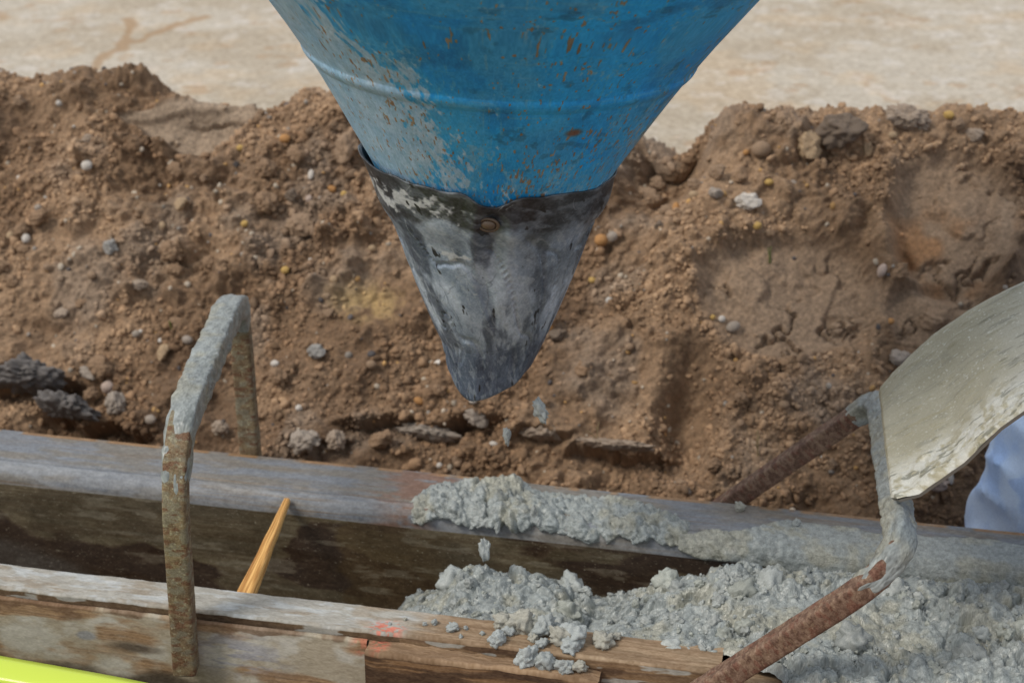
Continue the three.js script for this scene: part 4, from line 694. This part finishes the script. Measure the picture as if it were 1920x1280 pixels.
  part(new THREE.Mesh(rubberGeo, new THREE.MeshStandardMaterial({ map: rubTex, bumpMap: rubTex, bumpScale: 0.0005, roughness: 0.46 })), 'rubber_spout', hop, 'grey-black rubber sleeve with scratches and cement dust');
  const bp = skin(F0 - 0.03, -0.019, 0.0), bn = new THREE.Vector3(Math.sin(F0 - 0.05), -0.25, Math.cos(F0 - 0.05)).normalize();
  const bolt = part(new THREE.Mesh(mergeGeometries([new THREE.SphereGeometry(0.0105, 24, 12, 0, Math.PI * 2, 0, Math.PI / 2).scale(1.1, 0.6, 0.8), new THREE.TorusGeometry(0.0135, 0.0028, 10, 32).rotateX(Math.PI / 2).scale(1.1, 1, 0.8)]), new THREE.MeshStandardMaterial({ color: new THREE.Color().setRGB(0.095, 0.065, 0.042), roughness: 0.5 })), 'bolt', hop, 'rusty domed bolt head in the fold of the spout');
  bolt.scale.setScalar(0.66); bolt.position.copy(bp).addScaledVector(bn, 0.0045); bolt.quaternion.setFromUnitVectors(new THREE.Vector3(0, 1, 0), bn);
  top(hop, 'concrete_hopper', 'scuffed blue steel concrete hopper with a grey rubber spout', 'hopper');
}
console.log('hopper built');

// ------------------------------------------------------------------ shovel resting on the tilted clamp
{
  const sh = new THREE.Group(), O = V(0.07, 0.5, 1.72); sh.position.copy(O);
  const near = [lin([[0, 0.069], [0.08, 0.090], [0.32, 0.133], [0.55, 0.165], [0.68, 0.188], [1, 0.262]]), lin([[0, 0.495], [0.08, 0.504], [0.32, 0.547], [0.55, 0.591], [0.68, 0.614], [1, 0.678]])];
  const far = [lin([[0, 0.052], [0.08, 0.063], [0.18, 0.078], [0.25, 0.0895], [0.31, 0.101], [0.38, 0.1145], [0.47, 0.133], [0.55, 0.151], [0.64, 0.174], [0.72, 0.197], [1, 0.27]]), lin([[0, 0.508], [0.08, 0.527], [0.18, 0.549], [0.25, 0.5635], [0.31, 0.576], [0.38, 0.590], [0.47, 0.607], [0.55, 0.6215], [0.64, 0.638], [0.72, 0.6535], [1, 0.705]])];
  const NUp = new THREE.Vector3(-0.66, 0.75, 0);
  const at = (t, w, off, i) => {                          // t from mouth to shoulder, w from near edge 0 to far edge 1
    const e = 0.006 * (1 - sst(0, 0.05, w)) * (1 - t) + 0.005 * (1 - sst(0, 0.06, 1 - w)), tt = t, x = mix(near[0](tt), far[0](tt), w), y = mix(near[1](tt), far[1](tt), w), dish = -0.016 * Math.sin(w * Math.PI) * sst(0, 0.35, t);
    const taper = 1 - 0.30 * sst(0.86, 1.0, t), n = 1.725 + (mix(1.60, 1.85, w) - 1.725) * taper;
    return V(x, y, n).addScaledVector(NUp, dish + off).sub(O).add(new THREE.Vector3(e, e * 0.8, 0));
  };
  const back = grid(60, 60, (i, j) => at(j / 60, i / 60, -0.0035)), steelMat = new THREE.MeshStandardMaterial({ color: new THREE.Color().setRGB(0.2, 0.19, 0.17), roughness: 0.55, metalness: 0.6 });
  const rim = (k) => grid(60, 2, (i, j) => { const s = i / 60; const q = k === 0 ? [0, s] : k === 1 ? [s, 0] : k === 2 ? [s, 1] : [1, s]; return at(q[0], q[1], -0.0035 + j * 0.00175); });
  part(new THREE.Mesh(mergeGeometries([back, rim(0), rim(1), rim(2), rim(3)]), steelMat), 'blade', sh);
  const slurry = (t, w) => { const e = Math.min(w, 1 - w, t * 1.6 + 0.004), ruf = sst(0.42, 0.15, w + 0.12 * (fbm(t * 9, w * 6, 0, 3) - 0.5) + 0.15 * (0.5 - t)); const x = t * 0.3, z = w * 0.25; return 0.0002 + 0.003 * sst(0, 0.03, e) + 0.0018 * (fbm(x * 30, z * 60, 1.1, 3) - 0.5) + ruf * (0.006 * (fbm(x * 60 + z * 40, z * 130, 2.2, 4) - 0.35) * sst(0.0, 0.03, e)) + 0.0012 * sst(0.55, 0.75, fbm(x * 40, z * 150, 5.5, 3)); };
  const slTex = tex(1024, 1024, (u, v) => {
    const w = u, t = v, x = t * 0.3, z = w * 0.25; let c = mix3([148, 142, 118], [168, 162, 140], fbm(x * 24, z * 50, 0, 4));
    const ruf = sst(0.46, 0.2, w + 0.16 * (fbm(t * 9, w * 6, 0, 3) - 0.5) + 0.15 * (0.5 - t)), up = sst(0.45, 0.85, t + 0.2 * (fbm(t * 6, w * 6, 3, 3) - 0.5));
    c = mix3(c, mix3([186, 184, 172], [206, 208, 206], fbm(x * 80, z * 120, 0, 3)), 0.8 * ruf * sst(0.25, 0.55, fbm(x * 90 + 4, z * 90, 0, 3)));
    c = mix3(c, [166, 168, 164], 0.6 * up);
    c = mix3(c, [108, 108, 96], 0.7 * sst(0.62, 0.72, fbm(x * 38 + 8, z * 190, 0, 3)) * (0.3 + 0.7 * Math.max(up, ruf)));
    c = mix3(c, [206, 206, 196], 0.6 * sst(0.72, 0.80, fbm(x * 240 + 5, z * 420, 0, 3)));
    const g = (noise(x * 900, z * 900) - 0.5) * 14; return [c[0] + g, c[1] + g, c[2] + g];
  });
  const film = grid(220, 240, (i, j) => at(j / 240, i / 220, slurry(j / 240, i / 220)), { uv: (i, j) => [i / 220, j / 240] });
  part(new THREE.Mesh(film, new THREE.MeshStandardMaterial({ map: slTex, bumpMap: slTex, bumpScale: 0.0008, roughness: 0.42 })), 'concrete_slurry', sh, 'wet tan cement slurry coating the blade');
  const s0 = V(0.25, 0.675, 1.725).sub(O), s1 = V(0.34, 0.735, 1.725).sub(O), s2 = V(1.07, 1.36, 1.735).sub(O);
  part(new THREE.Mesh(new THREE.TubeGeometry(new THREE.QuadraticBezierCurve3(s0, s0.clone().lerp(s1, 0.5).add(new THREE.Vector3(0.01, -0.005, 0)), s1), 12, 0.021, 16), steelMat), 'socket', sh);
  const woodTex = tex(128, 512, (u, v) => mix3([150, 108, 62], [196, 154, 100], fbm(u * 14, v * 5, 0, 4)));
  const woodM = new THREE.MeshStandardMaterial({ map: woodTex, roughness: 0.6 });
  part(new THREE.Mesh(new THREE.TubeGeometry(new THREE.LineCurve3(s1.clone().lerp(s0, 0.2), s2), 20, 0.0175, 16), woodM), 'shaft', sh);
  part(new THREE.Mesh(new THREE.SphereGeometry(0.0195, 16, 12), woodM), 'shaft_end', sh).position.copy(s2);
  top(sh, 'shovel', 'shovel blade coated with wet cement slurry, resting on the tilted clamp', 'shovel');
}

// ------------------------------------------------------------------ worker in jeans behind the far board
function smin(a, b, k) { const h = clamp(0.5 + 0.5 * (b - a) / k); return mix(b, a, h) - k * h * (1 - h); }
function capsule(p, a, b, ra, rb) { const bx = b[0] - a[0], by = b[1] - a[1], bz = b[2] - a[2], px = p[0] - a[0], py = p[1] - a[1], pz = p[2] - a[2], t = clamp((px * bx + py * by + pz * bz) / (bx * bx + by * by + bz * bz + 1e-9)); return Math.hypot(px - t * bx, py - t * by, pz - t * bz) - mix(ra, rb, t); }
function meshField(lo, hi, cell, sdf) {                   // lo, hi in [x, y, n]
  const size = Math.max(hi[0] - lo[0], hi[1] - lo[1], hi[2] - lo[2]), res = Math.min(150, Math.ceil(size / cell) + 4), mc = new MarchingCubes(res, new THREE.MeshStandardMaterial(), false, false, 260000); mc.isolation = 0;
  const c = [(lo[0] + hi[0]) / 2, (lo[1] + hi[1]) / 2, (lo[2] + hi[2]) / 2], half = size / 2 * 1.04, hs = mc.halfsize, p = [0, 0, 0];
  for (let k = 0; k < res; k++) for (let j = 0; j < res; j++) for (let i = 0; i < res; i++) {
    p[0] = c[0] + half * (i - hs) / hs; p[1] = c[1] + half * (j - hs) / hs; p[2] = c[2] - half * (k - hs) / hs;
    const out = p[0] < lo[0] || p[0] > hi[0] || p[1] < lo[1] || p[1] > hi[1] || p[2] < lo[2] || p[2] > hi[2];
    mc.field[i + j * res + k * res * res] = out ? -0.05 : -sdf(p);
  }
  mc.update(); const n = mc.count, P = new Float32Array(mc.positionArray.slice(0, n * 3));
  for (let i = 0; i < n; i++) { P[3 * i] = c[0] + half * P[3 * i]; P[3 * i + 1] = c[1] + half * P[3 * i + 1]; P[3 * i + 2] = -c[2] + half * P[3 * i + 2]; }
  let g = new THREE.BufferGeometry(); g.setAttribute('position', new THREE.BufferAttribute(P, 3)); g = mergeVertices(g, 1e-5); g.computeVertexNormals();
  const Q = g.attributes.position, U = new Float32Array(Q.count * 2); for (let i = 0; i < Q.count; i++) { U[2 * i] = (Q.getX(i) + 0.6 * Q.getZ(i)) * 3; U[2 * i + 1] = Q.getY(i) * 3; } g.setAttribute('uv', new THREE.BufferAttribute(U, 2)); return g;
}
{
  const J = { anA: [0.272, 0.10, 2.075], knA: [0.345, 0.50, 2.02], hipA: [0.50, 0.93, 2.14], anB: [0.80, 0.10, 2.06], knB: [0.75, 0.50, 2.0], hipB: [0.68, 0.93, 2.14], pel: [0.59, 0.98, 2.15], belly: [0.59, 1.12, 2.12], chest: [0.60, 1.27, 2.05], neck: [0.60, 1.44, 1.99], head: [0.585, 1.585, 1.945], shA: [0.425, 1.375, 2.02], shB: [0.775, 1.375, 2.02], elA: [0.42, 1.13, 1.86], elB: [0.96, 1.18, 1.92], wrA: [0.535, 0.955, 1.79], wrB: [0.955, 1.275, 1.80] };
  const legs = (p, g) => { let d = capsule(p, J.anA, J.knA, 0.048 + g, 0.062 + g); d = smin(d, capsule(p, J.knA, J.hipA, 0.062 + g, 0.085 + g), 0.03); let e = capsule(p, J.anB, J.knB, 0.048 + g, 0.062 + g); e = smin(e, capsule(p, J.knB, J.hipB, 0.062 + g, 0.085 + g), 0.03); d = Math.min(d, e); d = smin(d, capsule(p, [0.52, 0.98, 2.15], [0.66, 0.98, 2.15], 0.115 + g * 0.5, 0.115 + g * 0.5), 0.05); return d; };
  const trunk = (p, g) => { let d = capsule(p, [0.54, 1.02, 2.14], [0.54, 1.30, 2.05], 0.105 + g, 0.115 + g); d = smin(d, capsule(p, [0.65, 1.02, 2.14], [0.65, 1.30, 2.05], 0.105 + g, 0.115 + g), 0.06); d = smin(d, capsule(p, J.shA, J.shB, 0.072 + g, 0.072 + g), 0.06); return d; };
  const arms = (p, g) => Math.min(smin(capsule(p, J.shA, J.elA, 0.054 + g, 0.043 + g), capsule(p, J.elA, J.wrA, 0.042 + g, 0.029 + g), 0.02), smin(capsule(p, J.shB, J.elB, 0.054 + g, 0.043 + g), capsule(p, J.elB, J.wrB, 0.042 + g, 0.029 + g), 0.02));
  const headF = (p) => { const h = J.head, q = [(p[0] - h[0]) / 0.078, (p[1] - h[1]) / 0.112, (p[2] - h[2]) / 0.095]; let d = (Math.hypot(...q) - 1) * 0.078; d = smin(d, capsule(p, [h[0], h[1] - 0.07, h[2] - 0.035], [h[0], h[1] - 0.085, h[2] - 0.055], 0.042, 0.03), 0.03); d = smin(d, capsule(p, [h[0], h[1] + 0.01, h[2] - 0.092], [h[0], h[1] - 0.028, h[2] - 0.112], 0.009, 0.014), 0.012); for (const s of [-1, 1]) { d = smin(d, capsule(p, [h[0] + s * 0.08, h[1] + 0.015, h[2]], [h[0] + s * 0.078, h[1] - 0.025, h[2] - 0.005], 0.013, 0.009), 0.01); d = Math.max(d, -(Math.hypot(p[0] - h[0] - s * 0.031, p[1] - h[1] - 0.008, p[2] - h[2] + 0.098) - 0.012)); d = smin(d, Math.hypot(p[0] - h[0] - s * 0.031, p[1] - h[1] - 0.008, p[2] - h[2] + 0.086) - 0.0115, 0.002); } d = Math.max(d, -capsule(p, [h[0] - 0.02, h[1] - 0.058, h[2] - 0.096], [h[0] + 0.02, h[1] - 0.058, h[2] - 0.096], 0.005, 0.005)); return smin(d, capsule(p, J.neck, [h[0], h[1] - 0.05, h[2] + 0.015], 0.056, 0.052), 0.03); };
  // fists round the shovel shaft
  const sd = new THREE.Vector3(0.73, 0.625, 0.01).normalize(), e1 = new THREE.Vector3(0, 0, 1), e2 = new THREE.Vector3().crossVectors(sd, e1).normalize();
  const fist = (cx, cy, cn, wr) => { const caps = [], on = (u, ang, r) => { const q = new THREE.Vector3(cx, cy, cn).addScaledVector(sd, u).addScaledVector(e1, r * Math.cos(ang)).addScaledVector(e2, r * Math.sin(ang)); return [q.x, q.y, q.z]; };
    const R = 0.0275, fr = [0.0088, 0.0094, 0.009, 0.0078], ln = [0.92, 1, 0.95, 0.78];
    for (let f = 0; f < 4; f++) { const u = (f - 1.5) * 0.0205; const an = [0.3, 0.3 + 1.5 * ln[f], 0.3 + 2.9 * ln[f], 0.3 + 4.1 * ln[f]]; for (let k = 0; k < 3; k++) caps.push([on(u, an[k], R + (k ? 0 : 0.01)), on(u, an[k + 1], R), fr[f] * (1 - 0.08 * k), fr[f] * (0.92 - 0.08 * k)]); caps.push([on(u * 0.8, 0.1, R + 0.035), on(u, 0.3, R + 0.01), 0.012, 0.0105]); caps.push([wr, on(u * 0.8, 0.1, R + 0.035), 0.021, 0.013]); }
    caps.push([on(-0.035, -0.1, R + 0.03), on(-0.045, -1.1, R + 0.006), 0.013, 0.0115], [on(-0.045, -1.1, R + 0.006), on(-0.04, -2.1, R), 0.011, 0.009]);
    return (p) => { let d = 9; for (const [a, b, ra, rb] of caps) d = smin(d, capsule(p, a, b, ra, rb), 0.004); return d; }; };
  const hA = fist(0.565, 0.928, 1.729, J.wrA), hB = fist(0.985, 1.288, 1.734, J.wrB);
  const skinM = new THREE.MeshStandardMaterial({ color: new THREE.Color().setRGB(0.52, 0.32, 0.22), roughness: 0.55 });
  const person = new THREE.Group(); person.position.set(0, 0, 0);
  const bodyG = mergeGeometries([meshField([0.1, 0.02, 1.72], [1.1, 1.72, 2.35], 0.014, (p) => smin(smin(smin(legs(p, 0), trunk(p, -0.01), 0.04), arms(p, 0), 0.02), capsule(p, J.neck, [0.59, 1.5, 1.97], 0.055, 0.052), 0.03)), meshField([0.46, 1.42, 1.80], [0.71, 1.72, 2.07], 0.004, headF), meshField([0.45, 0.83, 1.66], [0.66, 1.03, 1.86], 0.0035, hA), meshField([0.87, 1.18, 1.67], [1.08, 1.38, 1.87], 0.0035, hB)]);
  part(new THREE.Mesh(bodyG, skinM), 'body', person);
  const denimTex = tex(512, 512, (u, v) => { let c = mix3([176, 204, 246], [204, 224, 252], sst(0.3, 0.7, fbm(u * 7, v * 7, 0, 4))); c = mix3(c, [128, 162, 222], 0.4 * sst(0.60, 0.72, fbm(u * 5 + 3, v * 5, 0, 3))); const g = (noise(u * 330, v * 330) - 0.5) * 18; return [c[0] + g, c[1] + g, c[2] + g]; });
  const folds = (p) => 0.014 * (fbm(p[0] * 14, p[1] * 26 + p[0] * 9, p[2] * 14, 3) - 0.5) + 0.045 * (Math.abs(noise(p[0] * 11 + 3, p[1] * 17 + p[2] * 8 + p[0] * 12, p[2] * 9) - 0.5) - 0.2);
  const jeansG = meshField([0.1, 0.075, 1.85], [1.0, 1.06, 2.35], 0.0085, (p) => { let d = legs(p, 0.018); d = smin(d, capsule(p, [0.277, 0.16, 2.07], [0.288, 0.34, 2.045], 0.092, 0.078), 0.03); d = smin(d, capsule(p, [0.795, 0.14, 2.06], [0.775, 0.36, 2.03], 0.078, 0.076), 0.03); return d + folds(p); });
  part(new THREE.Mesh(jeansG, new THREE.MeshStandardMaterial({ map: denimTex, roughness: 0.9 })), 'jeans', person, 'faded light blue jeans');
  const shirtG = meshField([0.3, 0.98, 1.78], [1.06, 1.48, 2.3], 0.011, (p) => smin(trunk(p, 0.004), arms(p, 0.011), 0.03) + 0.6 * folds(p));
  part(new THREE.Mesh(shirtG, new THREE.MeshStandardMaterial({ color: new THREE.Color().setRGB(0.10, 0.12, 0.16), roughness: 0.9 })), 'shirt', person);
  const hairG = meshField([0.46, 1.55, 1.82], [0.71, 1.72, 2.07], 0.006, (p) => { const h = J.head, d = (Math.hypot((p[0] - h[0]) / 0.084, (p[1] - h[1]) / 0.118, (p[2] - h[2]) / 0.1) - 1) * 0.084; return Math.max(d, h[1] + 0.045 + (h[2] - p[2]) * 0.9 - p[1] - 0.02) + 0.003 * noise(p[0] * 90, p[1] * 90, p[2] * 90); });
  part(new THREE.Mesh(hairG, new THREE.MeshStandardMaterial({ color: 0x2a1d14, roughness: 0.8 })), 'hair', person);
  for (const [a, s] of [[J.anA, -1], [J.anB, 1]]) { const b = meshField([a[0] - 0.12, -0.02, a[2] - 0.24], [a[0] + 0.12, 0.2, a[2] + 0.12], 0.008, (p) => Math.max(smin(capsule(p, [a[0], 0.19, a[2]], [a[0], 0.06, a[2] + 0.02], 0.058, 0.052), capsule(p, [a[0], 0.045, a[2] + 0.02], [a[0] + s * 0.02, 0.04, a[2] - 0.15], 0.05, 0.046), 0.03), 0.004 - p[1])); part(new THREE.Mesh(b, new THREE.MeshStandardMaterial({ color: 0x3a2c20, roughness: 0.7 })), 'boot', person); }
  top(person, 'person', 'worker in faded light blue jeans behind the far board at right', 'person');
}

// ------------------------------------------------------------------ fluorescent plastic tub in the near left corner
{
  const tub = new THREE.Group(); tub.position.set(-0.99, 0.004, -1.199); tub.rotation.y = THREE.MathUtils.degToRad(-4);
  const plastic = new THREE.MeshPhysicalMaterial({ color: new THREE.Color().setRGB(0.50, 0.62, 0.05), roughness: 0.38, clearcoat: 0.2 });
  const ring = (hx, hz, r, k) => { const a = k / 96 * Math.PI * 2, p = 9, c = Math.cos(a), s = Math.sin(a), q = 1 / (Math.abs(c) ** p + Math.abs(s) ** p) ** (1 / p); return [hx * q * c, hz * q * s]; };
  const prof = [[0, 0.0, 0], [-0.055, 0.001, 0], [-0.045, 0.012, 0], [-0.012, 0.295, 0], [-0.006, 0.30, 0], [0.012, 0.306, 0], [0.024, 0.303, 0], [0.027, 0.292, 0], [0.024, 0.284, 0], [0.020, 0.292, 0], [0.010, 0.298, 0], [-0.010, 0.289, 0], [-0.016, 0.28, 0], [-0.050, 0.016, 0], [0, 0.012, 0]];
  const body = grid(96, prof.length - 1, (i, j) => { const [d, y] = prof[j], z = j === 0 || j === prof.length - 1 ? 0 : 1, [x, q] = ring((0.37 + d) * z, (0.19 + d) * z, 0, i % 96); return new THREE.Vector3(x, y, q); }, { closedU: true });
  const inner = body; part(new THREE.Mesh(inner, plastic), 'tub_shell', tub);
  for (const s of [-1, 1]) part(new THREE.Mesh(new THREE.TubeGeometry(new THREE.CatmullRomCurve3([new THREE.Vector3(s * 0.385, 0.285, -0.06), new THREE.Vector3(s * 0.42, 0.295, -0.04), new THREE.Vector3(s * 0.42, 0.295, 0.04), new THREE.Vector3(s * 0.385, 0.285, 0.06)]), 20, 0.011, 10), plastic), 'handle', tub);
  top(tub, 'plastic_tub', 'glossy yellow-green plastic tub in front of the near beam, lower left', 'tub');
}

// ------------------------------------------------------------------ dry straw and sprigs on the bank
function tuft(x, s, blades, len, color, seed, label) {
  const r = rng(seed), p = bank(x, s, new THREE.Vector3(), true), gs = [];
  for (let k = 0; k < blades; k++) { const a = r() * 6.28, l = len * (0.6 + 0.5 * r()), lean = 0.35 * r(), b = [new THREE.Vector3(0.006 * (r() - 0.5), -0.006, 0), new THREE.Vector3(Math.cos(a) * l * lean * 0.3, l * 0.5, 0.01 + Math.abs(Math.sin(a)) * l * lean * 0.3), new THREE.Vector3(Math.cos(a) * l * lean, l * (0.95 - 0.3 * r()), 0.01 + l * lean)]; gs.push(new THREE.TubeGeometry(new THREE.QuadraticBezierCurve3(...b), 10, 0.0009, 5)); }
  const o = new THREE.Mesh(mergeGeometries(gs), new THREE.MeshStandardMaterial({ color: new THREE.Color().setRGB(...color), roughness: 0.9 })); o.position.copy(p).addScaledVector(outward, 0.006);
  top(o, 'grass_tuft', label, 'grass');
}
tuft(-0.10, 0.135, 5, 0.06, [0.42, 0.32, 0.18], 1, 'few dry straw stalks at the foot of the bank by the right clamp');
tuft(-0.113, 0.455, 4, 0.03, [0.20, 0.24, 0.08], 2, 'thin green sprig hanging on the smooth cut clay face');
tuft(-1.049, 0.268, 4, 0.022, [0.22, 0.26, 0.07], 3, 'tiny green sprig on the bank left of the left clamp');
tuft(-0.338, 0.135, 3, 0.06, [0.40, 0.30, 0.17], 4, 'single dry straw bent over the soil shelf below the spout');

renderer.render(scene, camera);
